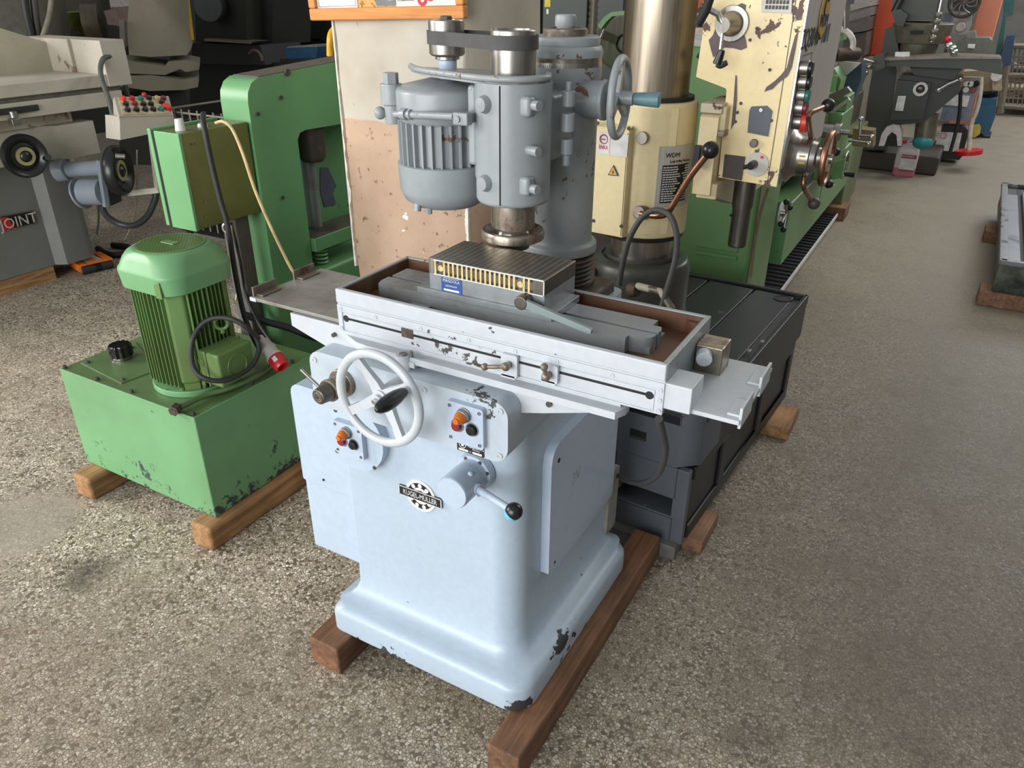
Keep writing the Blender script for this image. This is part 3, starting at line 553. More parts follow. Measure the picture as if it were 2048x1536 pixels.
for sx, sy in ((1, -1), (-1, -1), (1, 1), (-1, 1)):
    q = S(); q.xf = Matrix.Translation((mx, my, 0)) @ Matrix.Rotation(math.atan2(sy, sx), 4, 'Z')
    q.box(.085, .134, -.030, .030, .50, .80, .012, 3); put('corner_rib', q, 'green', U)
    q = S(); q.xf = Matrix.Translation((mx, my, 0)) @ Matrix.Rotation(math.atan2(sy, sx), 4, 'Z'); q.box(.075, .124, -.024, .024, .476, .51, .003); put('motor_foot', q, 'green', U)
    for dl in (-.035, .035):
        t = math.atan2(sy, sx) + dl * 8; put('flange_bolt', S().cyl((mx + cos(t) * .118, my + sin(t) * .118, .476), (mx + cos(t) * .118, my + sin(t) * .118, .494), .0085, n=14, bev=.001).cyl((mx + cos(t) * .118, my + sin(t) * .118, .492), (mx + cos(t) * .118, my + sin(t) * .118, .4945), .005, n=6), 'tanktop', U)
f0 = None
for k in range(9):
    o = -.064 + k * .016
    ln = .126 - abs(k - 4) * .0018
    for ax in range(3):
        L = [(0.0022, .09), (.0013, ln), (-.0013, ln), (-.0022, .09)]; q = []
        for z in (.49, .802):
            q.append([((mx + o + a, my - b, z) if ax == 0 else ((mx + b, my + o + a, z) if ax == 1 else (mx - b, my + o + a, z))) for a, b in L])
        put('cooling_fin', S().loft(q), 'green', mb, wn=False)
def rs(h, r, z, n=8): return rr(mx - h, mx + h, my - h, my + h, r, z, n)
cv = put('fan_cover', S().loft([rs(.122, .062, .790), rs(.127, .064, .794), rs(.132, .068, .842), rs(.131, .068, .850), rs(.127, .068, .856), rs(.119, .072, .880), rs(.112, .078, .895), rs(.105, .088, .903), rs(.101, .094, .906)]), 'tank', U)
put('cover_notch', S().box(mx + .066, mx + .092, my - .130, my - .124, .788, .838, .002), 'green', cv)
g = S().ring((mx, my, .9055), (mx, my, .9085), .099, .093, 48); put('grille_ring', g, 'green', cv)
put('grille_back', S().cyl((mx, my, .9055), (mx, my, .9065), .094, n=40), 'dark', cv)
g = S(); n = 11
for k in range(-n, n + 1):
    o = k * .0084; h = math.sqrt(max(.0935 ** 2 - o * o, 0))
    for sg in (1, -1):
        R_ = Matrix.Rotation(radians(45 * sg), 4, 'Z'); g.xf = Matrix.Translation((mx, my, .9078)) @ R_; g.box(-h, h, o - .0013, o + .0013, -.0012, .0012)
g.xf = None
put('grille_mesh', g, 'green', cv, wn=False, kind='stuff')
put('grille_centre', S().box(mx - .028, mx + .028, my - .013, my + .013, .907, .9115, .003).cyl((mx, my, .910), (mx, my, .9125), .003, n=8), 'green', cv)
tb = put('terminal_box', S().box(-1.868, -1.776, 1.352, 1.486, .502, .612, .008).box(-1.832, -1.826, 1.349, 1.489, .499, .615, .001), 'green', U)
put('box_emblem', S().torus((-1.776, 1.42, .556), (1, 0, 0), .036, .0018, 36, 6).text('E', TX(-1.776, 1.42, .558, .04, 1)), 'green', tb, wn=False)
for z in (.535, .575): put('cable_knockout', S().torus((-1.853, 1.352, z), (0, 1, 0), .0125, .0015, 24, 6), 'green', tb)
put('eye_bolt', S().torus((-1.842, 1.44, .672), (.7, -.7, 0), .019, .006, 24, 8).cyl((-1.842, 1.44, .64), (-1.842, 1.44, .655), .007), 'green', U)
pp = put('drain_pipe', S().tube([(-1.815, 1.60, .475), (-1.80, 1.50, .474), (-1.815, 1.40, .473), (-1.842, 1.335, .472), (-1.851, 1.233, .470)], .0095, 10), 'tanktop', U)
a = Vector((-1.851, 1.233, .470)); d = Vector((.05, -.13, -.004)).normalized(); put('pipe_nut', S().hexa(a - d * .012, a + d * .016, .0165, .002).cyl(a + d * .014, a + d * .0175, .009), 'castdark', pp)
beam('brown wooden beam under left end of green hydraulic tank', -2.415, -2.325, 1.165, 1.76, 0, .0895, 'woodp', .012)
beam('pale wooden beam under right end of green hydraulic tank', -1.845, -1.755, 1.185, 1.80, 0, .0895, 'woodp', .012)
# plug and cables around the motor
k = thing('power_plug', 'red and white industrial plug on black cable resting on green tank', 'plug', (-1.822, 1.600, .500))
A = Vector((-1.853, 1.582, .565)); Bq = Vector((-1.737, 1.561, .497)); d = (Bq - A).normalized(); ln = (Bq - A).length
put('plug_body', S().lathe([(.012, 0), (.016, .002), (.016, .018), (.021, .02), (.022, .045), (.027, .05), (.027, .058), (.024, .06), (.024, ln * .62), (.028, ln * .64), (.028, ln * .68)], A, d, 24), plain('dirty_white_plastic', (206, 202, 196), .4), k)
put('plug_collar', S().lathe([(.0255, ln * .68), (.0265, ln * .70), (.026, ln * .93), (.022, ln), (.018, ln), (.018, ln * .9), (0, ln * .9)], A, d, 24), 'redb', k)
cc = A + d * ln * .8; nn = (Vector((.75, -.6, .15)) - d * Vector((.75, -.6, .15)).dot(d)).normalized(); mm = d.cross(nn)
put('plug_label', S().loft([[cc + nn * .0255 + d * a_ + mm * b_ for a_, b_ in ((-.009, -.007), (.009, -.007), (.009, .007), (-.009, .007))], [cc + nn * .0275 + d * a_ + mm * b_ for a_, b_ in ((-.009, -.007), (.009, -.007), (.009, .007), (-.009, .007))]]), 'plate', k)
put('plug_cable', S().tube([A, (-1.720, 1.449, .665), (-1.740, 1.410, .715), (-1.800, 1.389, .717), (-1.845, 1.367, .689), (-1.850, 1.329, .641), (-1.840, 1.313, .576), (-1.800, 1.318, .546), (-1.765, 1.365, .531), (-1.755, 1.447, .540), (-1.760, 1.496, .578), (-1.790, 1.515, .612), (-1.850, 1.550, .606)], .0078, 10), 'blackm', k)
def cable(label, pts, r, m, sub=6): return put('cable', S().tube(pts, r, 10, sub), m, None, label, category='cable')
cable('thick black cable hanging from top of olive control cabinet', [(-2.028, 1.660, 1.239), (-1.972, 1.610, 1.216), (-1.961, 1.605, 1.104), (-1.950, 1.605, .999), (-1.938, 1.605, .923), (-1.934, 1.600, .769), (-1.927, 1.600, .633), (-1.902, 1.600, .554), (-1.877, 1.600, .509)], .0085, 'blackm')
cable('cream cable arching from cabinet top down beside green press', [(-2.073, 1.740, 1.199), (-2.028, 1.730, 1.208), (-1.958, 1.700, 1.196), (-1.917, 1.690, 1.131), (-1.898, 1.700, 1.017), (-1.876, 1.720, .903), (-1.856, 1.740, .809), (-1.838, 1.750, .753), (-1.817, 1.760, .712)], .0052, plain('cream_cable', (206, 184, 134), .5))
cable('cream lead dangling below olive control cabinet', [(-2.131, 1.780, .851), (-2.142, 1.780, .760), (-2.138, 1.780, .650), (-2.160, 1.770, .573)], .0042, plain('cream_lead', (200, 186, 150), .5))
# ---------------------------------------------------------------- green press
Pn = thing('press', 'tall green C-frame press behind the green hydraulic tank', 'press', (-2.15, 2.2, 0))
put('cabinet_lead', S().tube([(-2.153, 1.800, .852), (-2.139, 1.800, .719), (-2.136, 1.800, .587), (-2.067, 1.780, .491), (-1.949, 1.740, .435)], .0065), 'blackm', Pn)
put('hydraulic_hose', S().tube([(-2.126, 1.760, .529), (-2.086, 1.800, .499), (-2.004, 1.850, .469), (-1.927, 1.880, .440), (-1.898, 1.950, .399)], .0135), 'blackm', Pn)
s = S(); pf = [(1.90, .0), (1.90, 1.24), (1.905, 1.27), (1.925, 1.298), (1.955, 1.312), (2.62, 1.345), (2.62, 1.105), (2.15, 1.118), (2.12, 1.112), (2.105, 1.09), (2.105, .50), (2.62, .50), (2.62, 0)]
s.prism(pf, 'x', -2.222, -2.092, .012, 3); put('frame', s, 'press', Pn)
put('top_strip', S().prism([(1.965, 1.3122), (2.62, 1.3445), (2.62, 1.3475), (1.965, 1.3152)], 'x', -2.216, -2.098, .001), plain('dusty_brown_strip', (92, 82, 68), .7), Pn)
fi = put('inner_frame', S().box(-2.36, -2.24, 2.08, 2.62, .45, 1.2, .01), 'presschip', Pn)
put('worn_patch', S().loft([[(-2.2395, *q[1:]) for q in [(-2.240, 2.358, 0.930), (-2.240, 2.402, 0.922), (-2.240, 2.441, 0.839), (-2.240, 2.413, 0.817), (-2.240, 2.429, 0.766), (-2.240, 2.356, 0.769), (-2.240, 2.344, 0.842)]], [(-2.2375, *q[1:]) for q in [(-2.240, 2.358, 0.930), (-2.240, 2.402, 0.922), (-2.240, 2.441, 0.839), (-2.240, 2.413, 0.817), (-2.240, 2.429, 0.766), (-2.240, 2.356, 0.769), (-2.240, 2.344, 0.842)]]]), plain('bare_blue_grey', (84, 88, 108), .6), fi)
put('base_foot', S().box(-2.24, -2.06, 1.86, 2.62, 0, .60, .02), 'press', Pn)
put('press_ram', S().lathe([(.055, 1.12), (.052, 1.0), (.04, .985), (.0, .985)], (-2.16, 2.24, 0), n=24), 'castdark', Pn)
put('ram_rod', S().cyl((-2.19, 2.24, .70), (-2.19, 2.24, .99), .03), 'tablegrey', Pn)
tb = put('press_table', S().box(-2.20, -2.07, 2.11, 2.5, .67, .725, .004), 'press', Pn)
put('table_bore', S().cyl((-2.14, 2.24, .724), (-2.14, 2.24, .7265), .048), 'castdark', tb)
put('table_top', S().box(-2.20, -2.072, 2.112, 2.5, .7235, .7255, .001), plain('oily_brown_top', (84, 78, 66), .5), tb)
L = []
for i in range(14 * 12 + 1): t = i / 12 * 2 * pi; L.append((-2.12 + cos(t) * .026, 2.18 + sin(t) * .026, .67 - i / 168 * .22))
put('return_spring', S().tube(L, .0055, 6, 1), 'press', Pn)
for p in ((-2.090, 2.093, 1.317), ): put('frame_hole', S().cyl(p, (p[0] + .003, p[1], p[2]), .012, n=14), 'castdark', Pn)
for p in ((-2.090, 2.048, 1.240), (-2.090, 1.934, 1.200), (-2.090, 1.993, .906)): put('frame_hole', S().cyl(p, (p[0] + .003, p[1], p[2]), .007, n=10), 'castdark', Pn)
cb = put('control_cabinet', S().box(-2.214, -2.101, 1.622, 1.892, .876, 1.180, .003), 'olive', Pn, label='olive oily control cabinet bolted to press front')
put('cabinet_face', S().box(-2.214, -2.099, 1.612, 1.624, .874, 1.181, .002), 'press', cb)
put('cabinet_door', S().box(-2.245, -2.228, 1.612, 1.88, .876, 1.186, .003), 'press', cb)
put('door_gap', S().box(-2.23, -2.212, 1.616, 1.87, .88, 1.178), 'dark', cb)
for p in ((-2.100, 1.653, 1.144), (-2.100, 1.674, 1.143), (-2.100, 1.658, .914), (-2.100, 1.664, .961), (-2.100, 1.861, .914)): put('panel_screw', S().cyl(p, (p[0] + .003, p[1], p[2]), .003, n=8), 'steelr', cb)
put('cable_gland', S().cyl((-2.152, 1.665, 1.178), (-2.152, 1.665, 1.215), .016, .012), 'plate', cb)
put('cable_gland', S().cyl((-2.15, 1.75, 1.178), (-2.15, 1.75, 1.19), .017, .014), 'plate', cb)
put('cabinet_hanger', S().torus((-2.170, 1.800, .830), (.5, -1, 0), .018, .007, 20, 8), 'steel', cb)
put('support_post', S().box(-2.2, -2.13, 1.80, 1.86, .0, .88, .004), plain('grey_post', (92, 90, 84), .6), Pn)
cable('yellow bent pipe standing behind top corner of green press', [(-2.365, 2.620, 1.323), (-2.356, 2.620, 1.383), (-2.359, 2.640, 1.412), (-2.363, 2.680, 1.427), (-2.355, 2.750, 1.434)], .014, plain('yellow_pipe', (226, 164, 40), .4))
# ---------------------------------------------------------------- pillar with notice board
def pillar_mat():
    t = NT('painted_plaster_pillar'); p = t.pos(); z = t.n('SeparateXYZ', {'Vector': p}); n = t.noise(p, 4, 4); fine = t.noise(p, 28, 5, .65)
    zz = t.math('ADD', z.outputs[2], t.math('MULTIPLY', t.noise(p, 7, 3), .03)); f = t.ramp(t.math('ADD', t.math('MULTIPLY', zz, 1), -.72), .497, .501)
    up_ = t.mix(t.ramp(n, .35, .75), lin((186, 179, 165)), lin((162, 153, 137))); lo_ = t.mix(t.ramp(n, .35, .7), lin((184, 156, 132)), lin((160, 132, 110)))
    lo_ = t.mix(t.ramp(fine, .60, .64), lo_, lin((120, 88, 70))); x = t.mix(f, lo_, up_)
    sc = t.ramp(t.noise(t.map(p, (1, 1, .35)), 34, 6, .7, .6), .655, .68); x = t.mix(sc, x, lin((140, 124, 100)))
    ch = t.ramp(t.math('ADD', t.math('MULTIPLY', t.noise(p, 17, 4, .6), .7), t.math('MULTIPLY', t.noise(p, 3), .3)), .645, .655); x = t.mix(t.math('MULTIPLY', ch, t.math('SUBTRACT', 1, f)), x, lin((236, 232, 222)))
    t.bump(t.math('ADD', fine, t.math('MULTIPLY', n, 2)), .25, .003); return t.out(x, .75)
s = S(); L = []; rnd = random.Random(3)
for i in range(34):
    z = i * .11; j = [rnd.uniform(.004, .016) for _ in range(4)]
    L.append(rr(-1.782 + rnd.uniform(-.003, .004), -1.300 + rnd.uniform(-.004, .003), 2.0, 2.47, j, z, 1))
M['pillar'] = pillar_mat()
put('trim_1', s.loft(L), 'pillar', kind='structure', label='square plaster pillar, white above and tan below', wn=False)
q = S()
for xe, sg, ztop in ((-1.783, 1, 1.5), (-1.300, -1, 1.12)):
    L = []
    for i in range(60):
        z = .70 + i * (ztop - .70) / 59; w = .0025 + abs(rnd.gauss(0, .0022)) + (.011 * math.exp(-((z - .965) / .02) ** 2) if sg == 1 else .006 * math.exp(-((z - .93) / .05) ** 2))
        xa, xb_ = sorted((xe - sg * .001, xe + sg * w)); L.append([(xa, 1.9975, z), (xb_, 1.9985, z), (xb_, 2.012, z), (xa, 2.012, z)])
    put('trim_2', S().loft(L), plain('bare_white_filler', (226, 218, 204), .8), kind='structure', wn=False)
Nb = thing('notice_board', 'cork notice board in a pine frame hung on plaster pillar', 'notice board', (-1.566, 1.985, 1.50))
XB = Matrix.Translation((-1.566, 1.986, 1.502)) @ Matrix.Rotation(radians(-1.9), 4, 'Y')
def bput(nm, m, fn, par=Nb, **k):
    q = S(); q.xf = XB; fn(q); return put(nm, q, m, par, **k)
M['pine'] = wood('orange_pine', (214, 150, 84), (184, 116, 58), 0, .1)
for nm, b in (('frame_rail', (-.284, .284, -.012, .012, -.004, .030)), ('frame_stile', (-.284, -.256, -.012, .012, .030, .40)), ('frame_stile', (.256, .284, -.012, .012, .030, .40))):
    bput(nm, 'pine', lambda q: q.box(*b, .005))
bput('frame_rail', 'pine', lambda q: q.box(-.284, .284, -.012, .012, .40, .434, .005))
bput('cork_panel', paint('cork', (200, 158, 96), .8, (150, 110, 60), .60, 90), lambda q: q.box(-.258, .258, .002, .010, .028, .402))
pr = bput('paper_notice', 'plate', lambda q: q.box(-.256, -.098, -.0005, .002, .030, .30))
bput('red_border', 'redb', lambda q: q.box(-.25, -.104, -.0012, 0, .034, .0352).box(-.25, -.2488, -.0012, 0, .034, .29).box(-.1052, -.104, -.0012, 0, .034, .29), pr)
bput('notice_text', 'redb', lambda q: q.text('TEMİZ TUT', Matrix.Translation((-.177, -.001, .072)) @ Matrix.Rotation(pi / 2, 4, 'X') @ Matrix.Diagonal((.026, .032, .01, 1))), pr, wn=False)
gr = bput('grey_card', plain('grey_print', (106, 108, 112), .5), lambda q: q.box(-.026, .046, -.002, .002, .034, .26))
bput('card_print', 'plate', lambda q: q.box(-.02, .004, -.003, -.001, .062, .09).box(.016, .040, -.003, -.001, .052, .054).box(.020, .040, -.003, -.001, .047, .0485), gr)
po = bput('safety_poster', plain('cream_paper', (226, 220, 206), .5), lambda q: q.box(.046, .254, -.0005, .002, .030, .30))
def figs(q):
    for x in (.052, .215):
        q.box(x, x + .004, -.002, 0, .05, .066).text('K', Matrix.Translation((x + .004, -.001, .058)) @ Matrix.Rotation(pi / 2, 4, 'X') @ Matrix.Diagonal((.022, .026, .01, 1)))
    q.box(.05, .11, -.0016, 0, .0445, .0458).box(.19, .235, -.0016, 0, .0445, .0458).box(.068, .071, -.0016, 0, .046, .056).box(.075, .078, -.0016, 0, .046, .056)
bput('stick_figures', 'blackpl', figs, po, wn=False)
bput('red_sticker', 'redb', lambda q: q.ring((.140, 0, .046), (.140, -.002, .046), .0165, .007, 20).ring((.168, 0, .060), (.168, -.002, .060), .0185, .009, 20), po)
bput('white_band', 'plate', lambda q: q.box(.136, .172, -.0028, -.0015, .049, .0545, .001), po)
# ---------------------------------------------------------------- radial drill behind the grinder
M['cream'] = paint('chipped_cream_paint', (236, 216, 166), .36, (98, 74, 68), .68, 22, .25, (176, 154, 112), bmp=.2, soft=.008)
M['creamc'] = paint('cream_sleeve_paint', (236, 219, 172), .34, (70, 58, 50), .76, 20, .25, (184, 164, 122))
M['cast'] = paint('dark_grey_casting', (88, 93, 99), .5, (110, 112, 112), .70, 28, .3, (44, 46, 50), bmp=.4)
M['castblack'] = paint('oily_black_casting', (34, 36, 38), .42, (70, 72, 72), .745, 30, .2, (26, 27, 28), bmp=.3)
M['footgrey'] = paint('oily_grey_green_foot', (74, 74, 68), .38, (112, 40, 34), .80, 9, .5, (44, 40, 32), bmp=.2)
M['brownbox'] = paint('brown_primer_box', (92, 72, 60), .4, (104, 104, 92), .60, 9, .5, (60, 50, 42), soft=.1)
M['panel'] = steel('brushed_panel', (192, 187, 178), .5, 0, (3, 60, 3), .1)
M['copper'] = steel('rubbed_copper_steel', (156, 116, 92), .34, 0, (20, 20, 20))
M['bigcol'] = steel('big_bright_column', (168, 156, 138), .34, .0, (34, 34, 1.2))
D_ = thing('radial_drill', 'cream radial drilling machine with bright column on black slotted base', 'drilling machine', (-.8, 2.45, .05))
RB = Matrix.Translation((-.46, 1.897, 0)) @ Matrix.Rotation(radians(-3.2), 4, 'Z')   # base axes are a little askew
def dput(nm, m, fn, par=D_, **k):
    q = S(); q.xf = RB; fn(q); return put(nm, q, m, par, **k)
def stand(q):
    q.box(-.70, -.015, 0, .02, .05, .14, .003).box(-.70, -.015, 0, .02, .208, .318, .003).box(-.06, -.015, 0, .02, .05, .318, .003).box(-.70, -.225, 0, .02, .05, .318, .003)
st = dput('stand_front', 'cast', lambda q: q.box(-.06, -.015, 0, .025, .05, .318, .003).box(-.70, -.25, 0, .025, .05, .318, .003).box(-.26, -.05, 0, .025, .05, .14, .002).box(-.26, -.05, 0, .025, .208, .318, .002))
dput('stand_ledge', 'cast', lambda q: q.box(-.26, -.05, .0, .30, .132, .142, .002))
dput('stand_side', 'castblack', lambda q: q.box(-.06, -.022, .02, 1.16, .05, .315, .004).box(-.022, -.012, .04, 1.15, .05, .10, .003).box(-.022, -.012, .04, 1.15, .27, .315, .003).box(-.022, -.012, .30, .36, .10, .27, .003).box(-.022, -.012, .72, .78, .10, .27, .003).box(-.022, -.012, 1.1, 1.15, .10, .27, .003))
dput('stand_back', 'castblack', lambda q: q.box(-.70, -.06, 1.12, 1.16, .05, .31, .003))
dput('base_front', 'cast', lambda q: q.prism([(-.70, 0), (-.063, 0), (-.006, .056), (-.006, .22), (-.70, .22)], 'z', .320, .492, .004))
dput('base_slot', 'dark', lambda q: q.box(-.215, -.163, -.002, .004, .378, .408))
dput('slot_lip', 'castdark', lambda q: q.box(-.212, -.166, -.003, .002, .378, .386))
dput('base_side', 'castblack', lambda q: q.box(-.72, -.006, .21, 1.19, .320, .478, .004))
def rim(q):
    q.box(-.02, -.004, .06, 1.19, .46, .498, .004).box(-.72, -.004, 1.172, 1.19, .46, .498, .004).box(-.72, -.06, 0.0, .016, .46, .496, .004)
dput('base_rim', 'castblack', rim)
def slabs(q):
    for a, b in ((-.052, -.205), (-.215, -.40), (-.41, -.58), (-.59, -.715)): q.box(b, a, .03, 1.155, .47, .490, .003)
for a, b in ((-.052, -.205), (-.215, -.40), (-.41, -.58), (-.59, -.715)):
    dput('table_slab', 'castblack', lambda q: q.box(b, a, .03, 1.155, .47, .490, .003))
dput('bolt_hole', 'dark', lambda q: q.cyl((-.085, 1.11, .489), (-.085, 1.11, .4915), .028).ring((-.085, 1.11, .489), (-.085, 1.11, .493), .034, .028))
for p in ((-.05, .55), (-.035, .65), (-.3, .4)): dput('bright_chip', 'steel', lambda q: q.box(p[0], p[0] + .012, p[1], p[1] + .02, .489, .492, .001))
cx, cy = -.852, 2.355
ft = put('column_foot', S().lathe([(.175, .48), (.172, .60), (.166, .63), (.166, .76), (.160, .785), (.150, .797), (.128, .80), (.124, .792), (.118, .792), (.116, .81), (.10, .81)], (cx, cy, 0), n=56), 'footgrey', D_)
put('clamp_lug', S().box(-1.02, -.965, 2.18, 2.26, .56, .735, .012).box(-.955, -.90, 2.15, 2.24, .56, .74, .012), 'footgrey', ft)
put('clamp_gap', S().box(-.966, -.954, 2.185, 2.25, .56, .77), 'dark', ft)
put('clamp_screw', S().cyl((-.795, 2.140, .754), (-.768, 2.130, .759), .026, .02, bev=.003), 'castdark', ft)
put('clamp_bar', S().tube([(-.771, 2.130, .772), (-.685, 2.100, .780), (-.635, 2.070, .742)], .0115, 10, 1), paint('worn_olive_bar', (92, 88, 70), .4, (176, 168, 148), .60, 20), ft)
put('foot_plinth', S().prism([(-1.02, 2.13), (-.86, 2.07), (-.70, 2.10), (-.665, 2.30), (-.68, 2.5), (-1.02, 2.5)], 'z', .485, .565, .008), 'footgrey', D_)
put('gear_box', S().box(-.79, -.672, 2.12, 2.31, .488, .610, .006), 'brownbox', D_)
put('bright_ring', S().cyl((cx, cy, .80), (cx, cy, .885), .099, n=48), 'steel', D_)
put('rubber_seal', S().lathe([(.10, .872), (.130, .874), (.134, .892), (.10, .9)], (cx, cy, 0), n=48), 'blackm', D_)
put('bright_column', S().cyl((cx, cy, 1.26), (cx, cy, 1.75), .1035, n=64), 'bigcol', D_)
s = S(); L = []
def sleeve(z, k=1.0):
    o = []
    for i in range(48):
        t = 2 * pi * i / 48; r = .137 * k; o.append((cx + r * cos(t), cy + r * sin(t), z))
    return o
s.loft([sleeve(.888, .97), sleeve(.892, .995), sleeve(.90), sleeve(1.27), sleeve(1.285, .985), sleeve(1.288, .94)])
sl = put('column_sleeve', s, 'creamc', D_)
put('sleeve_front', S().prism([(-.985, 2.232), (-.93, 2.226), (-.845, 2.215), (-.80, 2.222), (-.74, 2.27), (-.74, 2.40), (-.985, 2.40)], 'z', .905, 1.275, .012), 'creamc', sl)
put('sleeve_seal', S().cyl((cx, cy, 1.284), (cx, cy, 1.299), .122, n=48), 'blackm', sl)
xb = [(-1.0, 2.205), (-.858, 2.192), (-.853, 2.20), (-.86, 2.36), (-1.0, 2.36)]
eb = put('electric_box', S().prism(xb, 'z', .895, 1.215, .003), 'creamc', D_)
put('box_lid', S().prism([(-.998, 2.201), (-.862, 2.189), (-.862, 2.194), (-.998, 2.206)], 'z', .90, 1.208, .001), 'creamc', eb)
put('roof_panel', S().loft([[(-1.0, 2.2, 1.214), (-.858, 2.19, 1.214), (-.85, 2.30, 1.245), (-.985, 2.31, 1.245)], [(-1.0, 2.2, 1.218), (-.858, 2.19, 1.218), (-.85, 2.30, 1.25), (-.985, 2.31, 1.25)]]), 'creamc', eb)
for p in ((-.961, 2.197, 1.227), (-.858, 2.188, 1.222), (-.958, 2.197, .933), (-.860, 2.188, .932)): put('lid_screw', S().cyl(p, (p[0], p[1] - .003, p[2]), .0055, n=10), 'castdark', eb)
def flatq(nm, m, pts, th, par, d=(0, -1, 0), **k):
    d = Vector(d); P = [Vector(p) for p in pts]; return put(nm, S().loft([P, [p + d * th for p in P]]), m, par, **k)
lb = flatq('warning_label', 'plate', [(-.957, 2.196, 1.204), (-.856, 2.186, 1.204), (-.857, 2.186, 1.140), (-.957, 2.196, 1.141)], .0012, eb)
a = Vector((-.957, 2.196, 1.204)); ux = Vector((-.856, 2.186, 1.204)) - a; uz = Vector((-.957, 2.196, 1.141)) - a
def on(u, v, lift=.0018): return a + ux * u + uz * v + Vector((0, -lift, 0))
MT = Matrix.Translation(on(.2, .70)) @ Matrix.Rotation(radians(-4), 4, 'Z') @ Matrix.Rotation(pi / 2, 4, 'X')
q = S().text('ENKA', MT @ Matrix.Diagonal((.012, .0165, .01, 1))).torus(on(.2, .32), (0, 1, 0), .0125, .0018, 24, 5)
for k in range(5): q.box(on(.46 if k > 2 else .44, 0).x, on(.94, 0).x, on(0, 0).y, on(0, 0).y + .001, on(.6, .55 + k * .09).z, on(.6, .55 + k * .09).z + .0022)
q.box(on(.405, 0).x, on(.415, 0).x, on(.4, 0).y, on(.4, 0).y + .001, on(.4, .95).z, on(.4, .06).z)
put('label_print', q, 'redb', lb, wn=False)
q = S(); 
for k in range(5): q.box(on(.44 + .03 * (k % 2), 0).x, on(.9 - .04 * (k % 3), 0).x, on(0, 0).y, on(0, 0).y + .001, on(.6, .13 + k * .08).z, on(.6, .13 + k * .08).z + .002)
put('label_lines', q.text('enka', Matrix.Translation(on(.2, .32)) @ Matrix.Rotation(pi / 2, 4, 'X') @ Matrix.Diagonal((.008, .008, .01, 1))), plain('navy_print', (60, 60, 110), .5), lb, wn=False)
tp = [Vector((-.899, 2.189, 1.113)), Vector((-.881, 2.188, 1.083)), Vector((-.916, 2.190, 1.081))]; tc = sum(tp, Vector()) / 3
ts = flatq('hazard_sign', 'blackpl', tp, .0015, eb); ti = [tc + (p - tc) * .78 for p in tp]
flatq('sign_face', plain('warning_yellow', (228, 178, 92), .5), [p + Vector((0, -.0012, 0)) for p in ti], .001, ts)
b = tc + Vector((0, -.0026, 0)); put('lightning_mark', S().loft([[b + Vector(v) for v in ((.002, 0, .008), (-.004, 0, -.001), (0, 0, -.001), (-.002, 0, -.008), (.004, 0, .001), (0, 0, .001))], [b + Vector((v[0], -.0006, v[2])) for v in ((.002, 0, .008), (-.004, 0, -.001), (0, 0, -.001), (-.002, 0, -.008), (.004, 0, .001), (0, 0, .001))]]), 'blackpl', ts)
p = Vector((-.823, 2.216, 1.194)); put('sight_cap', S().cyl(p + Vector((0, .01, 0)), p + Vector((-.002, -.008, 0)), .0185, n=24, bev=.002), 'steel', sl)
# rating plate curved round the sleeve
q = S(); q2 = S(); L = []
def sp_(t, z, r): return (cx + r * cos(radians(t + 26)), cy + r * sin(radians(t + 26)), z + .018)
rp = put('rating_plate', S().loft([[sp_(t, z, .1385) for z in (.972, 1.152)] + [sp_(t, z, .1425) for z in (1.152, .972)] for t in range(-84, -29, 6)]), 'panel', sl)
put('rating_panel', S().loft([[sp_(t, z, .141) for z in (.985, 1.098)] + [sp_(t, z, .1432) for z in (1.098, .985)] for t in range(-78, -33, 5)]), 'blackpl', rp)
q = S(); rnd = random.Random(5)
for i in range(15):
    z = .99 + i * .0071; t = -77
    while t < -60 + rnd.uniform(-3, 6):
        w = rnd.uniform(1.5, 4); q.loft([[sp_(a_, z, .143), sp_(a_, z + .0035, .143), sp_(a_, z + .0035, .1437), sp_(a_, z, .1437)] for a_ in (t, t + w)]); t += w + .8
    t = -50 + rnd.uniform(0, 6)
    while t < -37: w = rnd.uniform(1.5, 3); q.loft([[sp_(a_, z, .143), sp_(a_, z + .0035, .143), sp_(a_, z + .0035, .1437), sp_(a_, z, .1437)] for a_ in (t, min(t + w, -36))]); t += w + 1
put('rating_text', q, 'plate', rp, wn=False, kind='stuff')
t = radians(-40); mt = Matrix.Translation((cx + .1432 * cos(t), cy + .1432 * sin(t), 1.144)) @ Matrix.Rotation(t + pi / 2, 4, 'Z') @ Matrix.Rotation(pi / 2, 4, 'X') @ Matrix.Diagonal((.019, .019, .01, 1))
t2 = radians(-29); m2 = Matrix.Translation((cx + .1436 * cos(t2), cy + .1436 * sin(t2), 1.126)) @ Matrix.Rotation(t2 + pi / 2, 4, 'Z') @ Matrix.Rotation(pi / 2, 4, 'X') @ Matrix.Diagonal((.0085, .010, .01, 1))
put('plate_heading', S().text('WDM', mt).text('Radial Drilling Machine', m2), 'blackpl', rp, wn=False)
# column clamp lever
kn = put('lever_boss', S().cyl((-.804, 2.235, .971), (-.809, 2.190, .981), .022, .020, n=28, bev=.003), 'steeld', sl)
lv = put('clamp_lever', S().tube([(-.801, 2.190, .978), (-.740, 2.165, .986), (-.708, 2.155, 1.001), (-.690, 2.150, 1.031), (-.646, 2.140, 1.118), (-.602, 2.130, 1.184)], .0095, 12, 5), 'copper', sl)
put('lever_ball', S().sphere((-.595, 2.128, 1.196), .0235, n=24, m=16), 'black', lv)
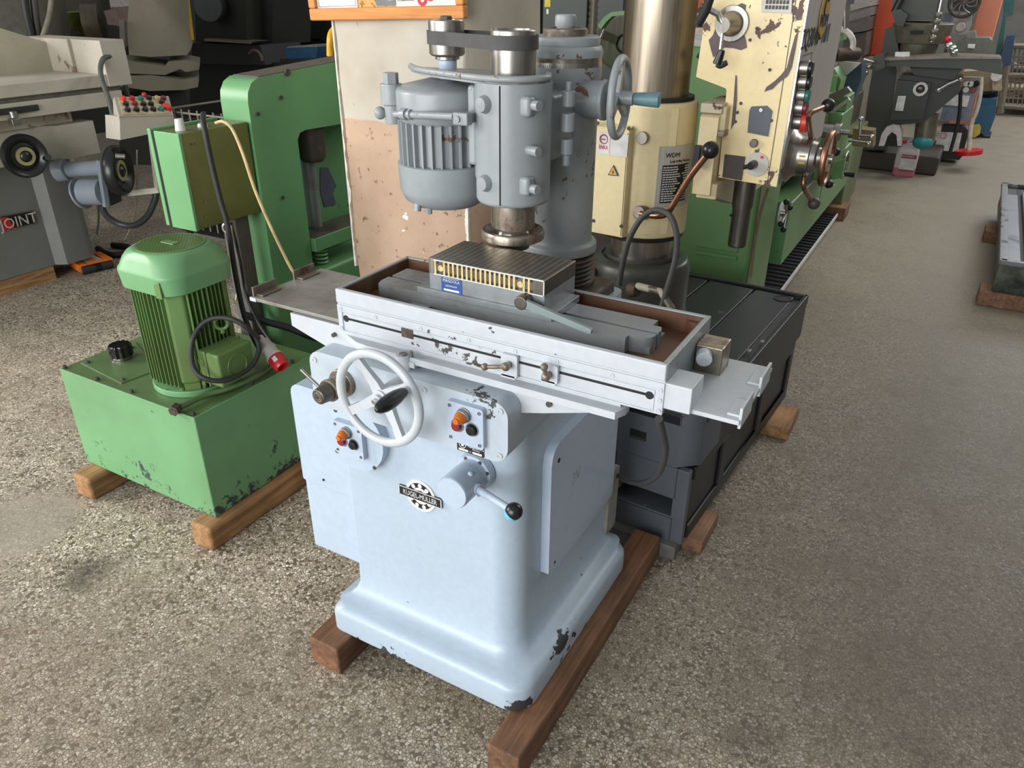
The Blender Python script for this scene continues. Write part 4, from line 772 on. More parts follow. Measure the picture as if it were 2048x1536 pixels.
# arm
M['creamarm'] = paint('rubbed_cream_arm', (214, 198, 158), .36, (96, 84, 78), .66, 12, .35, (150, 132, 100), soft=.01)
ar = put('arm', S().prism([(2.245, 1.045), (2.245, 1.262), (2.27, 1.275), (3.3, 1.30), (3.3, .93), (2.6, .94)], 'x', -.668, -.615, .004), 'creamarm', D_)
put('arm_rail', S().box(-.66, -.600, 2.262, 3.3, 1.225, 1.29, .003).box(-.66, -.600, 2.262, 3.3, 1.03, 1.075, .003), 'creamarm', ar)
put('arm_way', S().box(-.655, -.598, 2.252, 3.3, 1.21, 1.226, .001), 'steelr', ar)
put('arm_cap', S().box(-.672, -.61, 2.25, 2.45, 1.272, 1.298, .003), paint('dirty_cream_top', (190, 180, 156), .4, (70, 60, 54), .56, 20), ar)
put('arm_stop', S().box(-.672, -.652, 2.225, 2.25, 1.125, 1.185, .003), 'castblack', ar)
put('arm_slot', S().cyl((-.655, 2.235, 1.156), (-.659, 2.250, 1.153), .018, n=20), 'castblack', ar)
# drill head: axis aligned, narrow face to the viewer
hx0, hx1, hy0, hy1 = -.610, -.440, 2.30, 2.93
h = put('drill_head', S().prism([(hx0, 1.088), (hx1, 1.080), (hx1, 1.75), (hx0 - .08, 1.75), (hx0 - .10, 1.36), (hx0 - .012, 1.335), (hx0 - .008, 1.33)], 'y', hy0, hy1, .006), 'cream', D_)
put('head_seam', S().box(-.468, -.466, hy0 - .001, hy0 + .002, 1.085, 1.75), 'castdark', h)
flatq('blank_plate', 'cast', [(-.542, 2.300, 1.292), (-.500, 2.300, 1.297), (-.483, 2.300, 1.284), (-.484, 2.300, 1.216), (-.543, 2.300, 1.222), (-.546, 2.300, 1.282)], .003, h)
flatq('cover_plate', 'castdark', [(-.599, 2.300, 1.156), (-.539, 2.300, 1.155), (-.540, 2.300, 1.087), (-.598, 2.300, 1.090)], .003, h)
p = Vector((-.514, 2.296, 1.285)); put('plate_screw', S().ring(p, p + Vector((0, -.002, 0)), .0045, .002, 12), 'chrome', h)
p = Vector((-.520, 2.300, 1.195)); put('round_plug', S().cyl(p, p + Vector((0, -.012, 0)), .0115, bev=.002), 'steeld', h)
p = Vector((-.504, 2.300, 1.137)); dl = put('selector_dial', S().cyl(p, p + Vector((0, -.004, 0)), .0335, n=36, bev=.001), 'panel', h)
put('selector_knob', S().cyl(p + Vector((-.008, -.004, .0)), p + Vector((-.010, -.035, .0)), .0125, .011, bev=.002).tube([p + Vector((-.006, -.015, 0)), p + Vector((-.032, -.025, -.008))], .006, 8, 1), 'black', dl)
p2 = p + Vector((.012, -.005, .022)); put('red_mark', S().cyl(p2, p2 + Vector((0, -.001, 0)), .004, n=10), 'redb', dl)
for p in ((-.579, 2.300, 1.273), (-.573, 2.300, 1.298), (-.581, 2.300, 1.248), (-.482, 2.300, 1.259), (-.588, 2.300, 1.503), (-.571, 2.300, 1.461), (-.557, 2.300, 1.490), (-.507, 2.300, 1.389), (-.453, 2.300, 1.487)):
    put('filler_plug', S().cyl(p, (p[0], p[1] - .002, p[2]), .0045, n=10), 'castdark', h)
pr = plain('bare_primer', (92, 76, 76), .5)
flatq('bare_patch', pr, [(-.675, 2.299, 1.432), (-.666, 2.299, 1.413), (-.647, 2.299, 1.431), (-.640, 2.299, 1.440), (-.613, 2.299, 1.439), (-.592, 2.299, 1.435), (-.577, 2.299, 1.442), (-.582, 2.299, 1.461), (-.594, 2.299, 1.485), (-.594, 2.299, 1.546), (-.606, 2.299, 1.550), (-.621, 2.299, 1.543), (-.647, 2.299, 1.538), (-.664, 2.299, 1.508), (-.674, 2.299, 1.470), (-.685, 2.299, 1.457)], .0012, h)
flatq('bare_patch', pr, [(-.448, 2.299, 1.487), (-.448, 2.299, 1.447), (-.450, 2.299, 1.398), (-.457, 2.299, 1.376), (-.478, 2.299, 1.358), (-.492, 2.299, 1.341), (-.513, 2.299, 1.333), (-.509, 2.299, 1.345), (-.489, 2.299, 1.362), (-.475, 2.299, 1.378), (-.463, 2.299, 1.397), (-.459, 2.299, 1.440), (-.455, 2.299, 1.475)], .0012, h)
flatq('bare_patch', pr, [(-.598, 2.299, 1.371), (-.594, 2.299, 1.369), (-.585, 2.299, 1.306), (-.582, 2.299, 1.246), (-.591, 2.299, 1.225), (-.593, 2.299, 1.286)], .0012, h)
p = Vector((-.625, 2.300, 1.500)); hb = put('feed_hub', S().cyl(p, p + Vector((0, -.008, 0)), .046, n=36, bev=.002).lathe([(.032, .0), (.03, .02), (.02, .05), (.019, .058), (0, .058)], p + Vector((0, -.008, 0)), (-.12, -1, -.03)), 'steel', h)
e = p + Vector((-.008, -.055, -.004)); put('feed_lever', S().tube([e, (-.631, 2.235, 1.431)], .005, 8, 1), 'chrome', hb); put('lever_grip', S().cyl((-.626, 2.235, 1.438), (-.635, 2.235, 1.402), .009, .013, bev=.002), 'black', hb)
put('feed_lever', S().tube([e, (-.650, 2.240, 1.525), (-.693, 2.220, 1.546)], .0095, 8, 1), 'chrome', hb); put('lever_grip', S().tube([(-.695, 2.220, 1.500), (-.675, 2.210, 1.534), (-.660, 2.200, 1.582)], .0125, 10, 1), 'blackm', hb)
put('head_hose', S().tube([(-.715, 2.330, 1.418), (-.680, 2.320, 1.397), (-.648, 2.310, 1.392), (-.626, 2.310, 1.402)], .0125, 10), 'blackm', h)
cd = flatq('speed_chart', 'panel', [(-.562, 2.299, 1.628), (-.483, 2.299, 1.628), (-.473, 2.299, 1.528), (-.551, 2.299, 1.530)], .003, h)
q = S()
for r in range(4):
    for c_ in range(7):
        x0_, z0_ = (-.542, 2.296, 1.537)[0] + c_ * .0088, (-.542, 2.296, 1.537)[2] + r * .0125
        q.box(x0_, x0_ + .0066, 2.2950, 2.2962, z0_, z0_ + .009)
put('chart_print', q, 'blackpl', cd, wn=False, kind='stuff')
fp = put('front_panel', S().box(hx1 - .001, hx1 + .003, hy0 + .008, hy1, 1.13, 1.75, .001), 'panel', h)
put('panel_edge', S().box(hx1, hx1 + .005, hy0 + .004, hy0 + .010, 1.13, 1.75), 'chrome', fp)
put('head_side', S().box(hx1 - .001, hx1 + .002, hy0 + .008, hy1, 1.083, 1.13), plain('grey_side_paint', (120, 120, 120), .45), h)
xx = hx1 + .004
def onx(px, py): return Vector(px)
p = Vector((-.436, 2.555, 1.524)); bg = put('maker_badge', S().cyl(p, p + Vector((.004, 0, 0)), .066, n=8), plain('badge_gold', (206, 168, 88), .35), fp)
put('badge_text', S().text('WDM', TX(p.x + .005, p.y, p.z - .022, .048, 1)), plain('badge_navy', (40, 44, 92), .4), bg, wn=False)
put('badge_arc', S().torus((p.x + .004, p.y, p.z + .012), (1, 0, 0), .024, .003, 20, 6, 1, 0, pi), 'blackpl', bg)
p = Vector((-.436, 2.503, 1.463)); put('model_text', S().text('ZQ3040×10/1', TX(p.x + .0005, p.y, p.z, .072, .98)), 'blackpl', fp, wn=False)
for (p, w_, h_) in ((Vector((-.436, 2.414, 1.398)), .13, .05), (Vector((-.436, 2.414, 1.367)), .13, .05), (Vector((-.436, 2.412, 1.331)), .09, .05)):
    for q_ in ((-w_ / 2, w_ / 2, h_ / 2, h_ / 2 + .002), (-w_ / 2, w_ / 2, -h_ / 2, -h_ / 2 + .002), (-w_ / 2, -w_ / 2 + .002, -h_ / 2, h_ / 2), (w_ / 2 - .002, w_ / 2, -h_ / 2, h_ / 2), (-w_ * .3, w_ * .3, -.004, .004)):
        put('panel_line', S().box(p.x, p.x + .0008, p.y + q_[0], p.y + q_[1], p.z + q_[2], p.z + q_[3]), 'cast', fp, wn=False)
for (p, m) in ((Vector((-.436, 2.337, 1.394)), 'black'), (Vector((-.436, 2.348, 1.358)), 'black'), (Vector((-.436, 2.358, 1.323)), 'teal'), (Vector((-.436, 2.359, 1.290)), 'red'), (Vector((-.436, 2.371, 1.251)), 'estop')):
    if m == 'teal': M['teal'] = plain('teal_button', (36, 126, 112), .35)
    if m == 'estop': M['estop'] = plain('emergency_red', (222, 66, 48), .35)
    bz = put('push_button', S().cyl(p, p + Vector((.024, 0, 0)), .021, n=24, bev=.002), 'steel', fp)
    put('button_cap', S().cyl(p + Vector((.022, 0, 0)), p + Vector((.034 if m != 'estop' else .04, 0, 0)), .019 if m != 'estop' else .027, n=24, bev=.003), m, bz)
# quill hub with hand wheel on the right face
p = Vector((-.438, 2.42, 1.150)); ax = Vector((1, 0, 0))
hb = put('quill_hub', S().lathe([(.078, 0), (.074, .004), (.062, .012), (.056, .026), (.055, .03), (.055, .058), (.046, .06), (.043, .074), (.03, .078), (.026, .10), (.014, .104), (.013, .118), (0, .118)], p, ax, 40), 'steel', h)
put('yellow_tag', S().box(p.x + .034, p.x + .052, p.y - .0545, p.y - .0535, p.z - .012, p.z + .012), plain('yellow_mark', (206, 172, 40), .4), hb)
c = p + ax * .103; wh = put('quill_wheel', S().torus(c, ax, .072, .0075, 44, 10, 1.3), 'copper', hb)
for k in range(3):
    t = radians(80 + 120 * k); put('spoke', S().cyl(c, c + Vector((0, cos(t), sin(t))) * .07, .008, .006, n=12), plain('worn_cream_spoke', (206, 194, 160), .5), wh)
for pts, b_ in (([p + ax * .05 + Vector((0, 0, .05)), (-.385, 2.306, 1.265), (-.380, 2.285, 1.288), (-.365, 2.369, 1.294)], (-.360, 2.426, 1.293)), ([p + ax * .05 + Vector((0, 0, -.045)), (-.385, 2.398, 1.084), (-.380, 2.409, 1.059), (-.375, 2.520, 1.008)], (-.370, 2.575, .981))):
    lv = put('quill_lever', S().tube([Vector(v) for v in pts], .0072, 10, 3), 'copper', hb); put('lever_ball', S().sphere(b_, .019, n=20, m=14), 'castdark' if pts[0].z < 1.12 else 'black', lv)
# spindle
sp = put('spindle', S().lathe([(.0325, 1.095), (.0325, .985), (.0285, .975), (.0285, .86), (.0265, .855), (0, .855)], (-.556, 2.42, 0), n=32), steel('spindle_steel', (112, 110, 106), .34), h)
put('dowel_hole', S().cyl((-.580, 2.40, .955), (-.584, 2.397, .955), .004, n=8), 'dark', sp)
# rope-like cord looped over the lever
cable('grey cable looped over the copper clamp lever', [(-.827, 2.120, .768), (-.821, 2.120, .834), (-.806, 2.120, .914), (-.780, 2.130, .977), (-.746, 2.135, 1.008), (-.706, 2.130, 1.010), (-.678, 2.120, .993), (-.657, 2.110, .948), (-.652, 2.100, .884), (-.660, 2.090, .817), (-.673, 2.080, .734)], .0088, plain('grey_cord', (78, 78, 78), .6))
cable('dirty cream thin cable hanging from drill head', [(-.503, 2.500, 1.026), (-.525, 2.550, .928), (-.540, 2.600, .812), (-.544, 2.650, .683)], .0045, plain('dirty_cord', (128, 110, 88), .6))
# blocks under the stand
beam('dark brown wooden block under front right corner of black stand', -.56, -.42, 1.945, 2.12, 0, .05, 'wood', .004)
beam('pale wooden block under far end of black stand', -.57, -.335, 2.78, 2.98, 0, .05, 'woodp', .004)
put('steel_shim', S().box(-.70, -.485, 1.875, 1.94, .0, .05, .003), plain('grey_shim', (106, 104, 100), .6), None, 'flat grey steel packing plate under front of dark stand', category='packing plate')
put('flexible_conduit', S().lathe([(r, z) for k in range(64) for r, z in ((.014, .55 + k * .02), (.0185, .56 + k * .02))], (-1.242, 2.750, 1.463)[:2] + (0,), n=14), plain('ribbed_grey_conduit', (116, 110, 96), .45, .3), None, 'ribbed grey conduit rising between grinder column and bright drill column', category='conduit')
# ---------------------------------------------------------------- green lathe beyond the drill
M['lathe'] = greenpaint('lathe_green', (98, 138, 84), None, (60, 66, 48), .3, (70, 76, 50), .79)
M['lathed'] = greenpaint('lathe_olive', (96, 108, 68), None, (60, 62, 48), .4, (62, 64, 44), .78)
def slab(nm, m, pts, th, par=None, d=(0, 1, 0), bev=0, **k):
    d = Vector(d); P = [Vector(p) for p in pts]; return put(nm, S().loft([P, [p + d * th for p in P]], bev), m, par, **k)
Lt = thing('lathe', 'long green lathe receding behind the cream radial drill', 'lathe', (-1.0, 4.9, 0))
put('headstock_cabinet', S().prism([(-1.35, 3.35), (-.725, 3.35), (-.708, 3.366), (-.708, 3.80), (-1.35, 3.80)], 'z', .02, .85, .006), 'lathe', Lt)
for z in (.55, .515):
    put('louvre', S().prism([(3.352, z - .013), (3.338, z - .007), (3.338, z + .003), (3.352, z + .012)], 'x', -.95, -.76, .002), 'lathe', Lt)
put('headstock', S().box(-1.35, -.76, 3.36, 3.95, .85, 1.36, .012), 'lathe', Lt)
put('headstock_front', S().box(-.76, -.715, 3.37, 3.82, .85, 1.05, .006), 'lathed', Lt)
put('headstock_lid', S().box(-1.30, -.80, 3.40, 3.92, 1.36, 1.385, .004), plain('pale_grey_lid', (182, 180, 172), .5), Lt)
put('cabinet_strip', S().box(-.7085, -.704, 3.37, 3.45, .35, .85, .002), 'lathed', Lt)
rd = Vector((-.703, 3.864, .607)); dl = put('speed_dial', S().cyl(rd, rd + Vector((.006, 0, 0)), .05, n=30), 'plate', Lt)
put('dial_hub', S().cyl(rd, rd + Vector((.035, 0, 0)), .02, .015, n=16), 'steel', dl)
for e in ((-.660, 3.745, .690), (-.660, 3.860, .638), (-.660, 3.700, .597), (-.660, 3.788, .548)):
    lv = put('speed_lever', S().tube([rd + Vector((.03, 0, 0)), e], .006, 8, 1), 'steel', dl); put('lever_knob', S().sphere(e, .0145), 'black', lv)
put('bed', S().box(-1.25, -.80, 3.8, 7.1, .62, .84, .01), 'castdark', Lt)
for x in (-1.18, -1.02, -.85): put('bed_way', S().box(x - .03, x + .03, 3.95, 7.1, .84, .87, .004), 'steel', Lt)
put('chip_tray', S().prism([(-1.3, .55), (-.70, .60), (-.70, .27), (-.712, .27), (-.712, .585), (-1.3, .535)], 'y', 4.12, 6.25, .003), 'lathe', Lt)
put('tray_end', S().box(-.86, -.70, 4.105, 4.125, .27, .60, .002), 'tank', Lt)
put('tray_edge', S().box(-.7005, -.696, 4.11, 6.25, .595, .603), 'plate', Lt)
q = put('panel_rib', S().box(-.701, -.697, 5.05, 5.35, .36, .52, .002), 'lathe', Lt)
put('tail_cabinet', S().box(-1.3, -.71, 6.3, 7.0, .04, .62, .01), 'lathed', Lt)
put('wood_block', S().box(-.83, -.66, 6.2, 6.42, 0, .10, .004), 'wood', None, 'brown wooden block at far end of the green lathe treadle', category='block')
tr = thing('lathe_treadle', 'black ribbed foot treadle with bright edge beside green lathe', 'treadle', (-.78, 5.2, .05))
put('tread_plate', S().box(-.90, -.715, 4.2, 6.2, .03, .05, .003), 'blackm', tr)
put('bright_edge', S().box(-.715, -.706, 4.2, 6.2, .03, .058, .001), 'plate', tr)
for k in range(28): put('tread_rib', S().box(-.895, -.72, 4.25 + k * .07, 4.27 + k * .07, .05, .055), 'black', tr, wn=False)
for y in (4.4, 6.0): put('tread_foot', S().box(-.86, -.80, y - .03, y + .03, 0, .031), 'black', tr)
# carriage, tool slide and tailstock as seen round the drill head
ca = put('carriage', S().box(-1.25, -.66, 4.55, 5.05, .87, .98, .012), 'lathed', Lt)
put('apron', S().box(-.70, -.60, 4.6, 5.0, .62, .98, .012), 'lathe', ca)
aw = Vector((-.580, 4.947, .654)); ah = put('apron_wheel', S().torus(aw, (1, 0, 0), .075, .008, 28, 8).cyl(aw - Vector((.03, 0, 0)), aw + Vector((.01, 0, 0)), .02), 'steel', ca)
put('wheel_knob', S().cyl(aw + Vector((0, .04, -.06)), aw + Vector((.06, .04, -.06)), .012, .016), 'black', ah)
put('cross_slide', S().box(-1.2, -.60, 4.68, 4.92, .98, 1.06, .008), 'lathe', ca)
tp = Vector((-.634, 4.500, .904)); ts = put('feed_screw_dial', S().cyl(tp + Vector((-.10, 0, 0)), tp + Vector((.02, 0, 0)), .036, n=28).cyl(tp + Vector((.02, 0, 0)), tp + Vector((.055, 0, 0)), .045, bev=.004).cyl(tp + Vector((.055, 0, 0)), tp + Vector((.10, 0, 0)), .014), 'steel', ca)
for a, b in (((-.489, 4.450, .978), (-.480, 4.450, .887)), ((-.483, 4.450, .900), (-.421, 4.400, .910)), ((-.526, 4.450, .873), (-.428, 4.400, .878))):
    put('crank_bar', S().cyl(a, b, .0075, n=10), 'chrome', ts)
for p in ((-.490, 4.450, .983), (-.418, 4.400, .908), (-.426, 4.400, .875)): put('crank_ball', S().sphere(p, .013), 'chrome', ts)
slab('brass_box', plain('brown_brass', (120, 100, 58), .5), [(-0.553, 4.750, 0.889), (-0.448, 4.750, 0.885), (-0.434, 4.750, 0.796), (-0.541, 4.750, 0.797)], .12, ca)
slab('lever_shaft', 'steeld', [(-0.720, 4.600, 1.053), (-0.606, 4.600, 1.115), (-0.581, 4.600, 1.092), (-0.692, 4.600, 1.014)], .05, ca)
slab('lever_shaft', 'steel', [(-0.665, 4.580, 0.993), (-0.588, 4.580, 1.064), (-0.576, 4.580, 1.052), (-0.652, 4.580, 0.979)], .03, ca)
slab('carriage_block', 'lathe', [(-0.804, 4.900, 1.163), (-0.732, 4.900, 1.177), (-0.684, 4.900, 1.117), (-0.692, 4.900, 1.022), (-0.773, 4.900, 0.992)], .2, ca)
slab('carriage_block', 'lathed', [(-0.813, 5.000, 1.234), (-0.761, 5.000, 1.242), (-0.734, 5.000, 1.159), (-0.806, 5.000, 1.150)], .2, ca)
slab('carriage_bracket', 'lathe', [(-0.739, 4.850, 1.145), (-0.701, 4.850, 1.142), (-0.698, 4.850, 1.043), (-0.719, 4.850, 1.041)], .05, ca)
slab('chip_guard_plate', 'panel', [(-0.747, 5.100, 1.198), (-0.622, 5.100, 1.194), (-0.684, 5.100, 1.126), (-0.754, 5.100, 1.117)], .02, ca)
slab('chip_guard_plate', plain('dark_blue_sheet', (36, 60, 78), .5), [(-0.741, 5.300, 1.117), (-0.642, 5.300, 1.183), (-0.627, 5.300, 1.084), (-0.650, 5.300, 0.970), (-0.744, 5.300, 0.952)], .2, ca)
c1 = Vector((-.728, 4.600, 1.264)); c2 = Vector((-.608, 4.750, 1.264)); put('dark_roller', S().cyl(c1, c1.lerp(c2, .25), .018).cyl(c1.lerp(c2, .25), c2, .034, bev=.004), 'castdark', ca)
slab('green_bracket', 'lathe', [(-0.792, 4.800, 1.308), (-0.763, 4.800, 1.319), (-0.740, 4.800, 1.360), (-0.699, 4.800, 1.361), (-0.693, 4.800, 1.327), (-0.730, 4.800, 1.311), (-0.739, 4.800, 1.246), (-0.779, 4.800, 1.239)], .1, ca)
put('white_hose', S().tube([(-.745, 4.700, 1.369), (-.703, 4.700, 1.382), (-.662, 4.700, 1.366), (-.633, 4.700, 1.329), (-.628, 4.700, 1.281)], .0145, 10), plain('white_hose', (216, 210, 204), .5), ca)
put('tool_rod', S().cyl((-.688, 4.600, 1.490), (-.669, 4.600, 1.389), .008), 'steel', ca)
slab('blue_motor', plain('navy_blue_casting', (40, 56, 82), .4), [(-0.732, 4.600, 1.544), (-0.708, 4.600, 1.544), (-0.702, 4.600, 1.462), (-0.721, 4.600, 1.457)], .1, ca)
slab('knob_block', 'castblack', [(-0.699, 4.550, 1.536), (-0.652, 4.550, 1.536), (-0.650, 4.550, 1.505), (-0.687, 4.550, 1.500)], .06, ca)
put('yellow_lead', S().tube([(-.620, 4.425, .690), (-.600, 4.508, .628), (-.600, 4.804, .561)], .006), plain('cream_lead2', (206, 196, 150), .5), ca)
for p in ((-.550, 4.204, .695), (-.560, 4.309, .835)): put('apron_knob', S().sphere(p, .022), 'black', ca)
slab('apron_casting', 'lathe', [(-0.628, 4.600, 0.711), (-0.545, 4.600, 0.751), (-0.542, 4.600, 0.652), (-0.590, 4.600, 0.633)], .05, ca)
# second lathe with bare chuck behind the pillar side
L2 = thing('lathe', 'dark green lathe with bare steel chuck and warning sign beside pillar', 'lathe', (-2.0, 4.6, 0))
M['dgreen'] = paint('dark_green_machine', (46, 58, 52), .45, (96, 98, 90), .74, 20, .3, (32, 36, 32))
put('electrics_box', S().box(-2.26, -1.98, 4.30, 4.6, 1.20, 1.62, .008), 'dgreen', L2)
put('headstock_block', S().box(-2.05, -1.78, 4.34, 4.9, 1.05, 1.60, .01), 'dgreen', L2)
slab('warning_sticker', plain('sticker_yellow', (206, 186, 50), .5), [(-2.244, 4.298, 1.531), (-2.210, 4.298, 1.532), (-2.208, 4.298, 1.471), (-2.246, 4.298, 1.471)], .004, L2)
slab('white_tag', 'plate', [(-2.233, 4.298, 1.461), (-2.220, 4.298, 1.461), (-2.219, 4.298, 1.436), (-2.232, 4.298, 1.435)], .004, L2)
slab('grey_cover', plain('brown_grey_cover', (84, 76, 72), .6), [(-2.062, 4.320, 1.408), (-1.964, 4.320, 1.415), (-1.951, 4.320, 1.283), (-1.921, 4.320, 1.087), (-2.047, 4.320, 1.066)], .3, L2)
slab('bed_way', plain('pale_way', (126, 122, 110), .45), [(-1.923, 4.300, 1.280), (-1.820, 4.300, 1.314), (-1.817, 4.300, 1.276), (-1.909, 4.300, 1.240)], .4, L2)
put('lower_bed', S().box(-2.3, -1.55, 4.32, 5.6, 0, 1.02, .02), plain('brown_bed', (70, 62, 58), .6), L2)
ck = Vector((-1.678, 4.150, 1.308)); dd = Vector((.55, -.83, .0)).normalized()
cz = put('chuck', S().lathe([(.02, 0), (.04, .0), (.04, -.03), (.135, -.03), (.14, -.035), (.14, -.12), (.02, -.12)], ck, dd, 40), 'steel', L2)
put('chuck_bore', S().cyl(ck - dd * .028, ck - dd * .024, .05, n=24), 'dark', cz)
for k in range(3):
    t = radians(-100 + 120 * k); u = Vector((0, 0, 1)); v = dd.cross(u); e = v * cos(t) + u * sin(t); f = dd.cross(e)
    put('chuck_jaw', S().loft([[ck + e * r + f * w - dd * .03 + dd * h_ for w, h_ in ((-.02, 0), (.02, 0), (.02, .02), (-.02, .02))] for r in (.05, .13)], .003), 'steeld', cz)
slab('guard_arm', 'lathe', [(-1.783, 4.000, 1.397), (-1.747, 4.000, 1.440), (-1.710, 4.000, 1.463), (-1.603, 4.000, 1.474), (-1.601, 4.000, 1.456), (-1.703, 4.000, 1.443), (-1.734, 4.000, 1.417), (-1.760, 4.000, 1.384)], .05, L2)
# goods rack far behind with red and white sacks
Rk = thing('pallet_rack', 'orange and blue pallet rack far behind the bright column', 'rack', (-3.2, 8.6, 0))
put('rack_beam', S().box(-3.9, -2.0, 8.5, 8.56, 1.36, 1.47, .003), plain('rack_orange', (214, 92, 54), .5), Rk)
put('rack_beam', S().box(-3.9, -2.0, 8.5, 8.56, .42, .5, .003), plain('rack_orange2', (214, 92, 54), .5), Rk)
for x in (-2.98, -2.1): put('rack_post', S().box(x - .05, x + .05, 8.48, 8.56, 0, 2.4, .003), plain('rack_blue', (40, 50, 140), .5), Rk)
put('rack_deck', S().box(-3.9, -2.0, 8.5, 9.4, .48, .5), 'castdark', Rk)
m_ = paint('sack_red', (190, 120, 106), .6, (214, 196, 180), .52, 14, .3, (120, 60, 54), soft=.04); bag = None
for c_ in range(3):
    for r in range(7):
        x = -3.62 + c_ * .42; z = .5 + r * .115
        if bag is None:
            bag = put('sack', S().box(x - .20, x + .20, 8.55, 9.1, z, z + .11, .045, 3), m_, None, 'red and white sack, lowest of the left stack on the rack', category='sack', group='sacks stacked on the pallet rack')
        else: clone(bag, (c_ * .42, .01 * (r % 2), r * .115), label='red and white sack, %s from the bottom of the %s stack on the rack' % (('lowest', 'second', 'third', 'fourth', 'fifth', 'sixth', 'seventh')[r], ('left', 'middle', 'right')[c_]))
# ---------------------------------------------------------------- knee mill in the right background
M['mill'] = paint('dark_olive_grey_mill', (58, 62, 56), .42, (110, 108, 98), .76, 20, .3, (40, 40, 34))
M['millc'] = steel('mill_bright', (120, 116, 102), .4, .1, (6, 6, 6), .5)
Ml = thing('knee_mill', 'dark grey-green knee milling machine at right beyond the lathe', 'milling machine', (-.5, 8.2, 0))
put('mill_base', S().box(-.86, -.17, 8.27, 9.3, 0, .17, .02), plain('dirty_dark_base', (62, 56, 48), .6), Ml)
slab('mill_column', 'mill', [(-0.889, 8.150, 0.980), (-0.718, 8.150, 0.996), (-0.622, 8.150, 0.742), (-0.614, 8.150, 0.215), (-0.841, 8.150, 0.193), (-0.875, 8.150, 0.639)], .5, Ml, bev=.01)
slab('column_slide', 'millc', [(-0.685, 8.120, 0.992), (-0.661, 8.120, 0.993), (-0.582, 8.120, 0.223), (-0.616, 8.120, 0.220)], .05, Ml)
kn = slab('knee', 'mill', [(-0.609, 7.750, 0.903), (-0.424, 7.750, 0.905), (-0.151, 7.750, 0.889), (-0.141, 7.750, 0.788), (-0.208, 7.750, 0.709), (-0.347, 7.750, 0.536), (-0.622, 7.750, 0.485), (-0.621, 7.750, 0.742)], .55, Ml, bev=.012)
slab('knee_front', 'mill', [(-0.624, 7.700, 0.867), (-0.364, 7.700, 0.858), (-0.359, 7.700, 0.571), (-0.613, 7.700, 0.542)], .1, kn, bev=.006)
p = Vector((-.432, 7.690, .808)); put('knee_dial', S().ring(p, p + Vector((0, -.012, 0)), .056, .034, 30), 'plate', kn); put('dial_boss', S().sphere(p, .03, (1, .5, 1)), 'steeld', kn)
slab('stop_plate', 'plate', [(-0.592, 7.690, 0.742), (-0.530, 7.690, 0.746), (-0.527, 7.690, 0.624), (-0.590, 7.690, 0.624)], .012, kn)
put('saddle', S().loft([[Vector(v) for v in [(-0.568, 7.660, 0.999), (-0.146, 7.660, 1.004), (-0.207, 7.660, 0.894), (-0.504, 7.660, 0.917)]], [Vector(v) + Vector((0, .5, 0)) for v in [(-0.568, 7.660, 0.999), (-0.146, 7.660, 1.004), (-0.207, 7.660, 0.894), (-0.504, 7.660, 0.917)]]], .006), 'mill', Ml)
a = Vector((-.171, 7.600, .894)); put('saddle_handle', S().tube([(-.157, 7.600, .910), (-.234, 7.600, .867), (-.296, 7.600, .817)], .012, 8, 1).sphere((-.153, 7.600, .910), .02).sphere((-.292, 7.600, .818), .022), 'chrome', Ml)
tb = slab('mill_table', 'mill', [(-0.759, 7.550, 1.033), (0.075, 7.550, 1.085), (0.091, 7.550, 1.074), (0.128, 7.550, 0.960), (-0.104, 7.550, 0.992), (-0.730, 7.550, 0.984)], .28, Ml, bev=.006)
slab('table_top', 'millc', [(-0.757, 7.540, 1.045), (-0.241, 7.540, 1.090), (0.080, 7.540, 1.089), (0.084, 7.540, 1.075), (-0.263, 7.540, 1.063), (-0.753, 7.540, 1.026)], .26, tb)
slab('table_end', 'mill', [(-0.825, 7.500, 1.060), (-0.752, 7.500, 1.079), (-0.723, 7.500, 0.980), (-0.786, 7.500, 0.946), (-0.835, 7.500, 0.959)], .25, tb, bev=.005)
p = Vector((-.824, 7.500, .983)); put('table_crank', S().tube([(-.893, 7.450, 1.030), (-.810, 7.450, 1.018)], .014, 10, 1, rs=(.02, .008)).sphere((-.844, 7.450, .978), .02).sphere((-.858, 7.450, .931), .024), 'steel', tb)
slab('carton', 'plate', [(-0.680, 7.600, 1.087), (-0.575, 7.600, 1.091), (-0.568, 7.600, 1.057), (-0.674, 7.600, 1.056)], .08, None, label='small white carton lying on the mill table', category='carton')
sp = slab('mill_head', 'mill', [(-0.818, 7.900, 1.470), (-0.474, 7.900, 1.497), (-0.437, 7.900, 1.401), (-0.464, 7.900, 1.326), (-0.714, 7.900, 1.312), (-0.786, 7.900, 1.357)], .5, Ml, bev=.01)
qa, qb = Vector((-.548, 8.050, 1.035)), Vector((-.608, 8.050, 1.302)); qd = qa.z - qb.z
put('mill_quill', S().lathe([(r, -qd * t) for r, t in ((.13, 0), (.15, .12), (.155, .38), (.20, .40), (.23, .76), (.24, .96), (.22, 1.0))], qa, (0, 0, 1), 30), 'millc', Ml)
slab('quill_slot', 'dark', [(-0.620, 7.800, 1.246), (-0.522, 7.800, 1.249), (-0.516, 7.800, 1.222), (-0.613, 7.800, 1.216)], .02, Ml)
slab('head_block', 'mill', [(-0.829, 8.000, 1.545), (-0.590, 8.000, 1.547), (-0.570, 8.000, 1.457), (-0.801, 8.000, 1.454)], .5, Ml)
slab('head_lever', 'black', [(-0.789, 7.750, 1.391), (-0.727, 7.750, 1.407), (-0.657, 7.750, 1.364), (-0.675, 7.750, 1.273), (-0.732, 7.750, 1.287)], .12, Ml, bev=.02)
put('lever_stem', S().tube([(-.769, 7.780, 1.376), (-.736, 7.780, 1.488)], .03, 10, 1), 'castblack', Ml)
